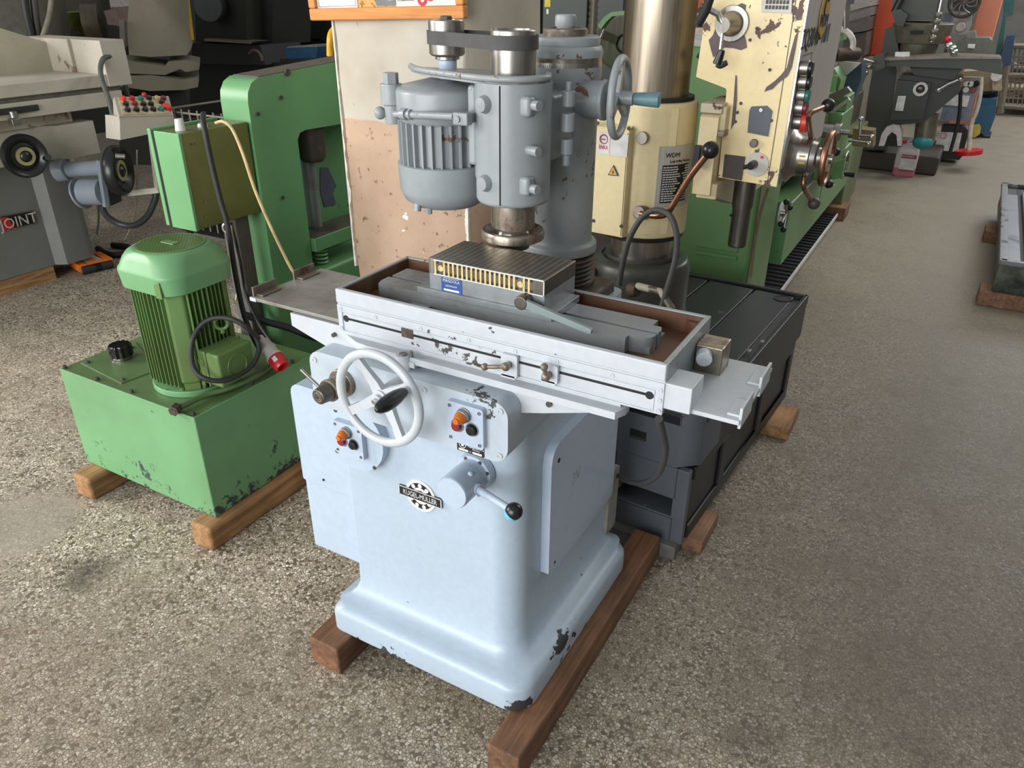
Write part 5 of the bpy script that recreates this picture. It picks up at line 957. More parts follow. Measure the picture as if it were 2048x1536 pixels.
put('depth_rod', S().tube([(-.435, 7.750, 1.496), (-.432, 7.750, 1.294), (-.436, 7.750, 1.167)], .02, 10, 1), 'chrome', Ml)
for t in (0, .25, .6, .85): put('rod_nut', S().sphere(Vector((-.434, 7.750, 1.368)).lerp(Vector((-.436, 7.750, 1.167)), t), .03), 'millc', Ml)
slab('left_bracket', 'mill', [(-0.831, 7.950, 1.245), (-0.757, 7.950, 1.271), (-0.661, 7.950, 1.013), (-0.813, 7.950, 1.006)], .3, Ml)
put('lift_screw', S().cyl((-.317, 7.850, .370), (-.337, 7.850, .594), .085, .085, n=24), 'millc', Ml)
put('teal_cap', S().sphere((-.322, 7.820, .365), .085, (1, 1, .75)), plain('teal_plastic', (46, 140, 144), .45), Ml)
# things on and round the mill base
v = slab('machine_vise', 'black', [(-0.610, 7.740, 0.317), (-0.611, 7.740, 0.360), (-0.584, 7.740, 0.422), (-0.536, 7.740, 0.426), (-0.500, 7.740, 0.370), (-0.481, 7.740, 0.320)], .15, None, bev=.01, label='small black vise draped with white rag on mill base', category='vise')
slab('white_rag', plain('white_cloth', (214, 206, 208), .9), [(-0.658, 7.680, 0.322), (-0.654, 7.680, 0.424), (-0.630, 7.680, 0.481), (-0.583, 7.680, 0.506), (-0.530, 7.680, 0.502), (-0.500, 7.680, 0.454), (-0.479, 7.680, 0.339), (-0.506, 7.680, 0.336), (-0.534, 7.680, 0.426), (-0.575, 7.680, 0.448), (-0.603, 7.680, 0.412), (-0.613, 7.680, 0.326)], .12, None, bev=.012, label='crumpled white rag over black vise on mill base', category='rag')
J = thing('jerry_can', 'clear plastic canister of pink fluid with red cap on floor', 'canister', (-.436, 8.173, .000))
def canister_mat():
    t = NT('milky_canister'); z = t.n('SeparateXYZ', {'Vector': t.pos()}).outputs[2]; f = t.ramp(z, .075, .08)
    return t.out(t.mix(f, lin((190, 112, 128)), lin((196, 188, 186))), .3)
jx, jy = Vector((-.436, 8.173, .000)).xy
js = put('can_body', S().loft([rr(jx - h, jx + h, jy - .02 - h * .65, jy - .02 + h * .65, .03, z) for z, h in ((0.0, .085), (.01, .094), (.20, .094), (.25, .088), (.285, .06), (.29, .05))]), canister_mat(), J)
put('can_cap', S().cyl((jx - .055, jy - .02, .275), (jx - .055, jy - .02, .315), .026, n=18), 'redb', J)
put('can_handle', S().tube([(jx - .03, jy - .02, .285), (jx - .01, jy - .02, .32), (jx + .05, jy - .02, .32), (jx + .075, jy - .02, .27)], .014, 8), plain('milky_plastic', (196, 188, 186), .3), J)
lb = put('can_label', S().box(jx - .045, jx + .082, jy - .087, jy - .081, .06, .20, .001), 'plate', J)
put('label_band', S().box(jx - .045, jx + .082, jy - .0885, jy - .084, .168, .2).box(jx - .045, jx + .082, jy - .0885, jy - .084, .055, .066), plain('crimson_print', (158, 30, 44), .5), lb)
put('label_text', S().text('ANTIFRIZ', TY(jx + .01, jy - .089, .184, .026, 1)), 'plate', lb, wn=False)
def boxy(nm, m, pts, th, label, cat, bev=.01, **k): return slab(nm, m, pts, th, None, bev=bev, label=label, category=cat, **k)
kc = thing('chemical_can', 'black plastic canister with white hazard label standing right of mill', 'canister', (-.146, 9.000, .034))
slab('can_body', 'blackm', [(-0.237, 9.000, 0.345), (-0.037, 9.000, 0.352), (0.006, 9.000, 0.318), (0.008, 9.000, 0.079), (-0.013, 9.000, 0.038), (-0.199, 9.000, 0.029), (-0.228, 9.000, 0.075)], .22, kc, bev=.02)
slab('can_label', 'plate', [(-0.241, 8.990, 0.289), (-0.049, 8.990, 0.296), (-0.040, 8.990, 0.115), (-0.263, 8.990, 0.113)], .01, kc)
put('hazard_mark', S().torus((-.203, 8.985, .259), (0, 1, 0), .032, .003, 4, 5), 'redb', kc)
gb = thing('grey_canister', 'blue-grey plastic box with white label stacked above black canister', 'container', (-.170, 9.000, .360))
slab('box_body', plain('blue_grey_plastic', (120, 134, 152), .5), [(-0.282, 9.020, 0.675), (-0.031, 9.020, 0.673), (-0.017, 9.020, 0.407), (-0.269, 9.020, 0.397)], .22, gb, bev=.015)
slab('box_label', 'plate', [(-0.260, 9.010, 0.641), (-0.064, 9.010, 0.636), (-0.065, 9.010, 0.535), (-0.258, 9.010, 0.540)], .01, gb)
cpn = thing('control_stand', 'grey push-button panel on curved white post beside mill', 'control panel', (.077, 8.700, .193))
slab('button_panel', plain('warm_grey_panel', (150, 144, 134), .5), [(-0.151, 8.700, 0.829), (-0.013, 8.700, 0.832), (-0.002, 8.700, 0.690), (-0.141, 8.700, 0.686)], .06, cpn, bev=.004)
for (x, y), m in (((1933,167), 'steel'), ((1942,167), 'steel'), ((1953,167), 'dark'), ((1933,178), 'steel'), ((1948,179), 'red')):
    if (x, y) == (1933,167): p = Vector((-.117, 8.700, .775))
    elif (x, y) == (1942,167): p = Vector((-.081, 8.700, .777))
    elif (x, y) == (1953,167): p = Vector((-.036, 8.700, .779))
    elif (x, y) == (1933,178): p = Vector((-.108, 8.700, .723))
    else: p = Vector((-.048, 8.700, .726))
    put('push_button', S().cyl(p, p + Vector((0, -.035, 0)), .028, .025, n=14), m, cpn)
put('curved_post', S().tube([(-.013, 8.750, .828), (.017, 8.750, .677), (.022, 8.750, .523), (.009, 8.750, .409), (.048, 8.750, .182)], .02, 10), plain('cream_post', (206, 200, 186), .5), cpn)
put('post_foot', S().cyl((.048, 8.750, .182), (.053, 8.750, .145), .12, n=20), 'redb', cpn)
put('black_strap', S().tube([(-.190, 8.600, .853), (-.140, 8.600, .683), (-.105, 8.600, .487), (-.100, 8.600, .330), (-.103, 8.600, .168)], .016, 8, 3), 'blackm', None, 'black cable hanging in front of stacked canisters', category='cable')
ct = thing('parts_trolley', 'blue steel trolley bin on castors at far right', 'trolley', (.162, 10.800, .002))
slab('trolley_bin', plain('trolley_blue', (32, 88, 118), .45), [(0.028, 10.800, 0.429), (0.199, 10.800, 0.430), (0.231, 10.800, 0.231), (0.214, 10.800, 0.057), (0.190, 10.800, 0.033), (0.048, 10.800, 0.065), (0.034, 10.800, 0.243)], .5, ct, bev=.01)
for q in ((.090, 10.850, .016), (.209, 10.850, .016)): put('castor', S().cyl((q[0] - .03, q[1], q[2]), (q[0] + .03, q[1], q[2]), .055, n=16), 'black', ct)
put('trolley_leg', S().tube([(.038, 10.900, .484), (.044, 10.900, .397)], .02, 8, 1), 'dark', ct)
slab('trolley_shelf', 'dark', [(0.012, 10.850, 0.488), (0.170, 10.850, 0.503), (0.177, 10.850, 0.477), (0.019, 10.850, 0.461)], .4, ct)
boxy('yellow_can', plain('yellow_plastic', (190, 172, 66), .5), [(0.024, 10.700, 0.133), (0.091, 10.700, 0.150), (0.119, 10.700, 0.119), (0.126, 10.700, 0.053), (0.085, 10.700, 0.010), (0.045, 10.700, 0.006)], .2, 'small yellow plastic can beside blue trolley', 'can')
boxy('cardboard_box', plain('dusty_cardboard', (158, 146, 120), .8), [(-0.203, 10.870, 0.695), (0.028, 10.870, 0.723), (0.096, 10.870, 0.673), (0.134, 10.870, 0.504), (0.031, 10.870, 0.492), (-0.016, 10.870, 0.641), (-0.189, 10.870, 0.637)], .3, 'dusty beige carton behind the push-button panel', 'carton', .006)
slab('belt_frame', plain('beige_frame', (176, 164, 138), .6), [(0.104, 10.750, 0.684), (0.138, 10.750, 0.707), (0.180, 10.750, 0.678), (0.222, 10.750, 0.533), (0.196, 10.750, 0.520), (0.130, 10.750, 0.527)], .1, ct, bev=.005)
put('frame_pulley', S().cyl((.131, 10.740, .676), (.131, 10.700, .679), .055, n=18), 'plate', ct)
slab('trolley_back', 'dark', [(0.020, 10.950, 0.489), (0.187, 10.950, 0.510), (0.205, 10.950, 0.403), (0.044, 10.950, 0.392)], .03, ct)
# orange pillars, motor and teal machine further back
M['orangep'] = paint('orange_pillar_paint', (206, 88, 58), .6, None, .7, 10, .2, (140, 60, 44)); M['salmon'] = paint('salmon_plaster', (232, 148, 118), .6, None, .7, 8, .3, (206, 110, 84)); M['greige'] = paint('greige_plaster', (160, 154, 138), .7, None, .7, 8, .4, (120, 112, 98))
put('trim_3', S().box(-1.10, -.86, 9.0, 9.5, .95, 3.4, .02), 'orangep', kind='structure', wn=False)
put('trim_4', S().box(-1.11, -.85, 8.99, 9.51, 0, .95, .02), 'greige', kind='structure', wn=False)
q0 = Vector((-.117, 11.500, .833)); q1 = Vector((.096, 11.500, .842)); put('trim_5', S().box(q0.x - .12, q1.x - .10, 11.5, 12.0, 0, 3.4, .02), 'salmon', kind='structure', wn=False)
mo = thing('electric_motor', 'grey electric motor standing behind the mill table', 'motor', (-.082, 8.200, 1.045))
slab('motor_body', plain('motor_grey', (96, 98, 90), .5), [(-0.264, 8.200, 1.149), (-0.211, 8.200, 1.182), (-0.031, 8.200, 1.188), (0.000, 8.200, 1.166), (0.012, 8.200, 1.049), (-0.252, 8.200, 1.038)], .3, mo, bev=.025)
slab('junction_box', plain('motor_grey_light', (122, 122, 112), .5), [(-0.213, 8.220, 1.220), (-0.149, 8.220, 1.238), (-0.123, 8.220, 1.176), (-0.192, 8.220, 1.166)], .2, mo, bev=.008)
slab('motor_plate', 'steel', [(-0.176, 8.180, 1.137), (-0.120, 8.180, 1.139), (-0.118, 8.180, 1.104), (-0.172, 8.180, 1.106)], .02, mo)
lv = thing('bright_handle', 'red-knobbed lever with bright balls on the mill table', 'lever', (-.264, 7.500, 1.077))
put('lever_stem', S().tube([(-.304, 7.500, 1.108), (-.313, 7.500, 1.192)], .012, 8, 1), 'castdark', lv); put('lever_knob', S().sphere((-.312, 7.500, 1.203), .026), 'redb', lv)
for p in ((-.293, 7.480, 1.157), (-.260, 7.480, 1.137), (-.243, 7.480, 1.112)): put('clamp_nut', S().sphere(p, .03), 'chrome', lv)
gc = thing('geared_cover', 'grey gear cover with spoked wheel hanging behind mill', 'machine part', (-.316, 11.000, 1.070))
slab('cover_plate', plain('lilac_grey_casting', (166, 160, 160), .5), [(-0.447, 11.000, 1.295), (-0.274, 11.000, 1.294), (-0.255, 11.000, 1.176), (-0.265, 11.000, 1.092), (-0.331, 11.000, 1.069), (-0.418, 11.000, 1.088), (-0.450, 11.000, 1.160)], .1, gc, bev=.02)
p = Vector((-.356, 10.980, 1.153)); put('cover_boss', S().cyl(p, p + Vector((0, -.03, 0)), .05, n=20, bev=.01), plain('lilac_grey2', (186, 176, 176), .5), gc)
p = Vector((-.375, 10.900, 1.411)); fw_ = put('fan_wheel', S().torus(p, (0, 1, 0), .15, .018, 32, 8).torus(p, (0, 1, 0), .02, .012, 16, 6), 'castdark', gc)
for k in range(9):
    t = 2 * pi * k / 9; put('fan_spoke', S().tube([p, p + Vector((cos(t) * .07, 0, sin(t) * .07)), p + Vector((cos(t + .45) * .145, 0, sin(t + .45) * .145))], .009, 6, 3), 'steel', fw_)
slab('fan_shroud', 'castblack', [(-0.522, 11.100, 1.477), (-0.264, 11.100, 1.480), (-0.261, 11.100, 1.307), (-0.477, 11.100, 1.313)], .05, gc)
boxy('red_panel', plain('dull_red_panel', (150, 58, 48), .5), [(-0.530, 9.200, 1.237), (-0.487, 9.200, 1.238), (-0.452, 9.200, 1.052), (-0.510, 9.200, 1.037)], .3, 'dull red panel behind the mill depth rod', 'panel')
boxy('blue_column', plain('blue_grey_column', (110, 122, 140), .5), [(-0.570, 11.200, 1.287), (-0.479, 11.200, 1.300), (-0.462, 11.200, 1.012), (-0.547, 11.200, 1.010)], .3, 'blue-grey steel column behind the mill depth rod', 'column', .006)
boxy('teal_press', plain('teal_machine', (48, 118, 118), .5), [(-0.009, 12.300, 1.470), (0.109, 12.300, 1.471), (0.146, 12.300, 1.250), (0.077, 12.300, 1.226), (0.147, 12.300, 0.791), (0.073, 12.300, 0.776), (0.058, 12.300, 0.962), (0.044, 12.300, 1.225)], .4, 'teal machine frame at the far right', 'machine', .01)
boxy('blue_cabinet', plain('deep_blue_cabinet', (44, 78, 112), .5), [(0.141, 12.000, 1.025), (0.222, 12.000, 1.039), (0.269, 12.000, 0.701), (0.200, 12.000, 0.675), (0.131, 12.000, 0.775)], .4, 'deep blue cabinet beside wire cage', 'cabinet', .01)
# wire cage pallet
Wc = thing('wire_cage', 'grey wire mesh cage of metal parts at far right', 'cage pallet', (.513, 13.000, -.030))
M['cage'] = plain('cage_grey', (130, 124, 108), .55)
for a, b in (((.209, 12.900, .936), (.319, 12.900, .026)), ((.506, 12.900, .946), (.700, 12.900, -.035))): put('cage_post', S().cyl(a, b, .05, n=6), 'cage', Wc)
for a, b in (((.217, 12.900, .864), (.553, 12.900, .876)), ((.264, 12.900, .508), (.652, 12.900, .517)), ((.319, 12.900, .117), (.764, 12.900, .111))): put('cage_rail', S().cyl(a, b, .035, n=6), 'cage', Wc)
for k in range(7): put('cage_wire', S().cyl(Vector((.229, 12.920, .863)).lerp(Vector((.543, 12.920, .875)), k / 6), Vector((.332, 12.920, .116)).lerp(Vector((.660, 12.920, .114)), k / 6), .011, n=5), 'cage', Wc, wn=False)
for k in range(7): put('cage_wire', S().cyl(Vector((.224, 12.920, .838)).lerp(Vector((.332, 12.920, .116)), k / 7), Vector((.560, 12.920, .851)).lerp(Vector((.679, 12.920, .128)), k / 7), .011, n=5), 'cage', Wc, wn=False)
put('cage_floor', S().box(*sorted(((.322, 13.000, .106)[0], (.763, 13.000, .124)[0])), 13.0, 13.8, .15, .2), 'castdark', Wc)
rnd = random.Random(11); m1 = plain('scrap_grey', (140, 136, 134), .4, .5); m2 = plain('scrap_cream', (214, 190, 170), .5)
x0_, x1_ = (.342, 13.200, .163)[0], (.750, 13.200, .191)[0]
for k in range(46):
    z = .22 + rnd.random() * .62; x = rnd.uniform(x0_, x1_); q = S(); q.xf = Matrix.Translation((x, 13.1 + rnd.random() * .25, z)) @ Matrix.Rotation(rnd.uniform(-.6, .6), 4, 'Y') @ Matrix.Rotation(rnd.uniform(-.5, .5), 4, 'X')
    q.cyl((-.16, 0, 0), (.16, 0, 0), rnd.uniform(.025, .05), n=8)
    put('metal_bar', q, m1 if z > .4 else m2, None, 'metal bar lying among the scrap in the wire cage', category='bar', group='metal bars in the wire cage', wn=False)
# black cast box on blocks at the right edge
K = thing('cast_bed', 'black cast-iron machine bed with rim on wooden blocks at right edge', 'machine bed', (.5, 6.2, .1))
M['bedtop'] = paint('bluish_bed_top', (120, 124, 132), .4, (52, 54, 58), .60, 9, .4, (70, 72, 78), soft=.15); M['bedrim'] = paint('grey_bed_rim', (112, 114, 118), .4, (50, 52, 54), .62, 14, .4, (60, 60, 62)); M['mossy'] = paint('mossy_cast_front', (84, 92, 78), .6, (38, 42, 38), .55, 9, .4, (46, 52, 44), soft=.12)
bx0, by0, by1 = .318, 4.83, 6.95
put('bed_body', S().box(bx0 + .01, 1.3, by0 + .01, by1, .085, .235, .01), 'castblack', K)
put('bed_front', S().box(bx0, 1.3, by0, by0 + .03, .083, .238, .004), 'mossy', K)
put('bed_rim', S().box(bx0 - .006, bx0 + .035, by0, by1, .235, .262, .004).box(bx0, 1.3, by0 - .005, by0 + .03, .235, .262, .004).box(bx0, 1.3, by1 - .03, by1, .235, .262, .004), 'bedrim', K)
put('bed_gutter', S().box(bx0 + .035, bx0 + .10, by0 + .03, by1 - .3, .235, .24), 'bedtop', K)
put('bed_table', S().box(bx0 + .125, 1.3, by0 + .04, by1 - .28, .236, .262, .004), 'bedtop', K)
put('gutter_gap', S().box(bx0 + .10, bx0 + .125, by0 + .03, by1 - .1, .2355, .239), 'dark', K)
put('wooden_beam', S().box(.262, 1.25, 4.80, 4.95, 0.0, .082, .004), 'wood', None, 'dark brown wooden beam under near end of black machine bed', category='beam')
put('wooden_beam', S().box(.262, 1.25, 6.15, 6.32, 0.0, .082, .004), 'woodr', None, 'reddish wooden beam under middle of black machine bed', category='beam')
# ---------------------------------------------------------------- big surface grinder at the left edge
M['offwhite'] = paint('dusty_off_white', (176, 170, 156), .5, (84, 70, 56), .76, 16, .4, (120, 108, 88)); M['offwhitec'] = paint('rusty_off_white', (178, 170, 154), .5, (104, 74, 52), .66, 10, .5, (130, 112, 86), soft=.06)
M['greybody'] = paint('matt_grey_body', (112, 112, 110), .5, None, .7, 20, .3, (84, 80, 74)); M['bluegrey'] = paint('blue_grey_trim', (132, 140, 150), .4, (80, 80, 80), .78)
def slabx(nm, m, pts, th, par=None, bev=0, **k): return slab(nm, m, pts, th, par, (-1, 0, 0), bev, **k)
def slabv(nm, m, pts, th, par=None, bev=0, **k): return slab(nm, m, pts, th, par, (-.75, .66, 0), bev, **k)
Lg = thing('surface_grinder', 'large off-white and grey surface grinder with black wheels at left edge', 'grinding machine', (-4.8, 2.3, 0))
put('base_body', S().prism([(-5.6, 1.2), (-4.56, 1.2), (-4.56, 2.475), (-4.50, 2.515), (-4.50, 2.66), (-4.55, 2.72), (-5.6, 2.72)], 'z', .085, .80, .004), 'greybody', Lg)
put('side_panel', S().box(-5.5, -4.7, 2.72, 2.84, .22, .78, .006), 'offwhite', Lg)
np_ = slabx('name_plate', 'blackpl', [(-4.552, 2.251, 0.429), (-4.552, 2.422, 0.420), (-4.552, 2.425, 0.352), (-4.552, 2.240, 0.355)], .008, Lg)
slabx('plate_frame', 'steel', [(-4.554, 2.248, 0.435), (-4.554, 2.427, 0.425), (-4.554, 2.430, 0.345), (-4.554, 2.235, 0.347)], .007, Lg)
ca_ = Vector((-4.545, 2.334, .384)); slabx('red_field', 'redb', [(-4.548, 2.250, 0.424), (-4.548, 2.280, 0.423), (-4.548, 2.304, 0.354), (-4.548, 2.243, 0.355)], .006, np_)
put('name_text', S().text('JOINT', TX(-4.545, ca_.y, ca_.z, .082, .95)), plain('pale_letters', (196, 190, 180), .5), np_, wn=False)
put('saddle', S().prism([(-5.4, 1.2), (-4.45, 1.2), (-4.45, 2.50), (-4.36, 2.58), (-4.36, 2.80), (-5.4, 2.80)], 'z', .705, .885, .006), 'offwhite', Lg)
put('saddle_top', S().box(-5.4, -4.42, 1.2, 2.72, .885, .95, .004), 'offwhitec', Lg)
put('bed_cover', S().box(-5.3, -4.40, 1.2, 2.68, .935, .965, .02), paint('dusty_tan_cover', (150, 136, 112), .7, None, .7, 10, .5, (100, 84, 64)), Lg)
tb = put('table', S().box(-5.0, -4.30, 1.2, 2.98, .955, 1.035, .004), 'offwhite', Lg)
put('table_groove', S().box(-5.0, -4.33, 1.2, 3.0, 1.035, 1.062, .003), plain('grey_groove', (116, 112, 104), .6), Lg)
put('table_top', S().box(-5.0, -4.29, 1.2, 3.02, 1.062, 1.125, .004), 'offwhite', Lg)
put('dog_rail', S().box(-4.30, -4.285, 1.4, 2.47, .985, 1.015, .002), 'castblack', tb)
put('trip_dog', S().cyl((-4.27, 2.32, .97), (-4.27, 2.32, 1.0), .02, n=14).box(-4.30, -4.26, 2.30, 2.345, .93, .965, .003), 'steel', tb)
put('end_guard', S().box(-4.98, -4.285, 2.90, 3.05, 1.06, 1.30, .004), 'offwhite', Lg)
put('guard_wall', S().box(-4.95, -4.93, 2.55, 2.92, 1.12, 1.30, .003).box(-4.96, -4.55, 2.88, 2.90, 1.12, 1.30, .002), 'offwhitec', Lg)
slabx('splash_guard', paint('khaki_guard', (168, 162, 140), .55, None, .7, 8, .4, (120, 112, 90)), [(-4.750, 2.443, 1.479), (-4.750, 2.641, 1.361), (-4.750, 3.107, 1.196), (-4.750, 3.116, 1.182), (-4.750, 2.951, 1.187), (-4.750, 2.938, 1.073), (-4.750, 2.311, 1.061)], .03, Lg, .004)
slabv('wheel_column', plain('grey_green_column', (104, 102, 92), .6), [(-5.400, 2.904, 1.594), (-5.400, 3.404, 1.595), (-5.400, 3.359, 1.196), (-5.400, 3.171, 1.251), (-5.400, 2.820, 1.325)], .5, Lg, .01)
put('oil_hose', S().tube([(-5.100, 3.031, 1.542), (-5.100, 3.014, 1.380), (-5.100, 3.015, 1.275)], .022, 8), 'blackm', Lg); put('oil_hose', S().tube([(-5.100, 3.092, 1.542), (-5.100, 3.064, 1.379), (-5.100, 3.053, 1.256)], .022, 8), 'castdark', Lg); put('oil_hose', S().tube([(-5.050, 3.181, 1.541), (-5.050, 3.123, 1.406), (-5.050, 3.039, 1.270)], .016, 8), 'cage', Lg)
def black_wheel(c, ax, R, par):
    c = Vector(c); ax = Vector(ax).normalized()
    w = put('hand_wheel', S().lathe([(R * .3, -.02), (R * .72, -.005), (R * .82, -.03), (R * .95, -.03), (R, -.012), (R, .012), (R * .93, .028), (R * .80, .026), (R * .6, .0), (R * .3, .012)], c, ax, 40), 'black', par)
    put('dial_ring', S().ring(c + ax * .008, c + ax * .018, R * .42, R * .27, 32), plain('brass_dial', (168, 156, 116), .4, .3), w); put('wheel_cap', S().sphere(c + ax * .012, R * .26, (1, 1, .6), d=ax), 'black', w); put('wheel_hub', S().cyl(c - ax * .05, c + ax * .0, R * .45), 'black', w); return w
w1 = black_wheel((-4.280, 2.323, .775), (1, -.15, 0), .112, Lg); put('shaft', S().cyl((-4.45, 2.415, .73), (-4.30, 2.41, .735), .03), 'greybody', Lg)
put('wheel_grip', S().cyl((-4.260, 2.414, .746), (-4.220, 2.410, .761), .017), 'black', w1)
put('feed_shaft', S().cyl((-4.420, 2.547, .640), (-4.360, 2.580, .652), .062, n=24, bev=.01).cyl((-4.380, 2.577, .645), (-4.120, 2.645, .672), .042, n=24), 'bluegrey', Lg)
w2 = black_wheel((-4.020, 2.664, .665), (.75, .45, 0), .135, Lg); put('wheel_grip', S().cyl((-3.930, 2.604, .763), (-3.900, 2.638, .758), .014), 'steel', w2)
slabx('gear_plate', 'bluegrey', [(-4.080, 2.603, 0.721), (-4.080, 2.646, 0.714), (-4.080, 2.608, 0.478), (-4.080, 2.575, 0.472), (-4.080, 2.586, 0.581)], .03, Lg, .003); slabx('gear_housing', 'castblack', [(-4.070, 2.612, 0.612), (-4.070, 2.682, 0.571), (-4.070, 2.673, 0.488), (-4.070, 2.600, 0.476)], .10, Lg, .006)
put('feed_motor', S().cyl((-4.250, 2.570, .538), (-4.120, 2.611, .546), .072, n=28, bev=.006).cyl((-4.270, 2.564, .526), (-4.260, 2.568, .529), .085, n=28), 'bluegrey', Lg)
# hanging control panel and its arm
cp = thing('control_console', 'off-white push-button console on arm right of left grinder', 'control panel', (-3.950, 2.814, .812))
put('console_body', S().loft([[Vector(v) for v in [(-3.900, 2.658, 0.960), (-3.900, 2.990, 0.926), (-3.900, 2.990, 0.853), (-3.900, 2.633, 0.844)]], [Vector(v) + Vector((-.12, 0, 0)) for v in [(-3.900, 2.658, 0.960), (-3.900, 2.990, 0.926), (-3.900, 2.990, 0.853), (-3.900, 2.633, 0.844)]]], .004), 'offwhite', cp)
A4 = [Vector(v) for v in ((-3.895, 2.654, .961), (-3.895, 2.986, .927), (-4.060, 3.104, 1.004), (-4.060, 2.760, 1.036))]
put('console_slope', S().loft([A4, [p + Vector((-.05, 0, -.06)) for p in A4]], .003), 'offwhite', cp)
uu = A4[1] - A4[0]; vv = A4[3] - A4[0]; nn = uu.cross(vv).normalized(); nn = nn if nn.x > 0 else -nn
def onc(u, v, h=0): return A4[0] + uu * u + vv * v + nn * h
pl_ = put('button_plate', S().loft([[onc(u, v, .001) for u, v in ((.06, .06), (.94, .06), (.94, .92), (.06, .92))], [onc(u, v, .006) for u, v in ((.06, .06), (.94, .06), (.94, .92), (.06, .92))]], .002), plain('stained_cream_plate', (204, 186, 148), .5), cp)
bt = {}
for (u, v, m) in [(.14, .8, 'estop'), (.30, .8, 'redb'), (.46, .8, 'teal'), (.62, .82, 'black'), (.77, .8, 'brass'), (.90, .8, 'red'), (.16, .52, 'black'), (.32, .52, 'red'), (.48, .5, 'black'), (.62, .5, 'black'), (.84, .58, 'black'), (.16, .22, 'black'), (.32, .22, 'black'), (.48, .22, 'black'), (.63, .22, 'black'), (.78, .22, 'teal'), (.90, .32, 'estop')]:
    r = .0135 if (u, v) != (.90, .32) else .024
    b_ = put('push_button', S().cyl(onc(u, v, .005), onc(u, v, .016), r * 1.15, n=14).cyl(onc(u, v, .015), onc(u, v, .024), r, n=14), m, cp)
put('red_pilot', S().sphere(onc(.55, 1.02, .01), .014), 'redb', cp)
M['armw'] = plain('cream_square_tube', (186, 180, 164), .5)
put('support_arm', S().tube([(-3.970, 2.881, .849), (-3.970, 2.848, .515)], .022, 4, 1), 'armw', cp); put('support_arm', S().tube([(-3.970, 2.851, .526), (-4.150, 2.723, .507)], .022, 4, 1), 'armw', cp)
put('supply_hose', S().tube([(-4.020, 2.701, .922), (-4.100, 2.754, 1.018), (-4.200, 2.806, 1.110), (-4.250, 2.848, 1.168), (-4.280, 2.898, 1.209), (-4.300, 2.960, 1.214), (-4.320, 3.004, 1.182), (-4.340, 3.038, 1.108), (-4.360, 3.053, .996)], .014), plain('grey_hose', (84, 84, 78), .5), Lg)
put('console_hose', S().tube([(-4.250, 2.658, .474), (-4.200, 2.640, .397), (-4.100, 2.648, .357), (-4.050, 2.706, .344), (-4.050, 2.797, .375), (-4.050, 2.868, .454), (-4.050, 2.885, .494)], .018), plain('dark_hose', (52, 54, 54), .45), cp)
cable('thin dark wire hanging beside grey grinder body', [(-4.500, 2.797, .396), (-4.500, 2.773, .294), (-4.500, 2.737, .209)], .006, 'blackm')
cable('thin grey wire under left console', [(-4.300, 2.996, .695), (-4.300, 2.920, .410), (-4.300, 2.845, .268), (-4.300, 2.785, .196)], .005, 'cage')
# machine-moving skate and timber under the left grinder
sk = thing('machine_skate', 'orange machine-moving skate with black rollers under left grinder', 'machine skate', (-4.52, 2.72, 0))
fr = plain('skate_orange', (232, 116, 34), .4)
sp0, sp1 = Vector((-4.498, 2.597, .045)), Vector((-4.461, 2.751, .045)); d = (sp1 - sp0).normalized(); e = Vector((-d.y, d.x, 0)); e = e if e.x < 0 else -e
def sbox(a0, a1, b0, b1, z0, z1): return [[sp0 + d * a + e * b + Vector((0, 0, z - .045)) for a, b in ((a0, b0), (a1, b0), (a1, b1), (a0, b1))] for z in (z0, z1)]
ln = (sp1 - sp0).length
put('skate_frame', S().loft(sbox(-.01, ln, -.005, .015, .02, .06), .003).loft(sbox(-.01, ln, .16, .18, .02, .06), .003).loft(sbox(-.02, .02, -.01, .18, .015, .062), .004).loft(sbox(ln - .02, ln + .02, -.01, .18, .015, .062), .004).loft(sbox(ln * .5 - .012, ln * .5 + .012, 0, .18, .03, .062), .003), fr, sk)
for a_ in (.28, .72): put('skate_roller', S().cyl(sp0 + d * (ln * a_ - .055) + Vector((0, 0, -.018)) - e * .012, sp0 + d * (ln * a_ + .055) + Vector((0, 0, -.018)) - e * .012, .026, n=16), 'blackm', sk)
put('skate_pad', S().loft(sbox(.03, ln - .03, .02, .15, .045, .058)), 'panel', sk)
put('wooden_beam', S().prism([(-4.72, 1.3), (-4.54, 1.3), (-4.56, 2.46), (-4.74, 2.46)], 'z', 0, .082, .004), 'woodp', None, 'long pale timber under front of left grey grinder', category='beam')
cable('black hose coil lying on floor behind orange skate', [(-4.825, 2.921, .020), (-4.667, 2.879, .020), (-4.588, 2.914, .020), (-4.593, 2.983, .020), (-4.686, 3.041, .020), (-4.811, 3.018, .020)], .02, 'blackm')
# ---------------------------------------------------------------- dim machines behind on the left
G2 = thing('surface_grinder', 'dim beige surface grinder with rounded wheel cover behind left console', 'grinding machine', (-5.2, 4.6, 0))
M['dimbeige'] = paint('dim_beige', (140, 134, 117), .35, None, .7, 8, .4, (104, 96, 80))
gx = -5.0
slabv('wheel_cover', 'dimbeige', [(-5.000, 3.721, 1.655), (-5.000, 4.160, 1.660), (-5.000, 4.089, 1.282), (-5.000, 4.086, 1.158), (-5.000, 4.042, 1.121), (-5.000, 3.735, 1.129), (-5.000, 3.577, 1.152), (-5.000, 3.601, 1.303)], .7, G2, .05)
slabv('table_upper', 'dimbeige', [(-4.950, 3.451, 1.126), (-4.950, 3.802, 1.068), (-4.950, 3.833, 1.092), (-4.950, 3.985, 1.091), (-4.950, 4.094, 1.066), (-4.950, 4.083, 1.020), (-4.950, 3.967, 1.016), (-4.950, 3.921, 1.040), (-4.950, 3.788, 1.011), (-4.950, 3.432, 1.054)], .5, G2, .006)
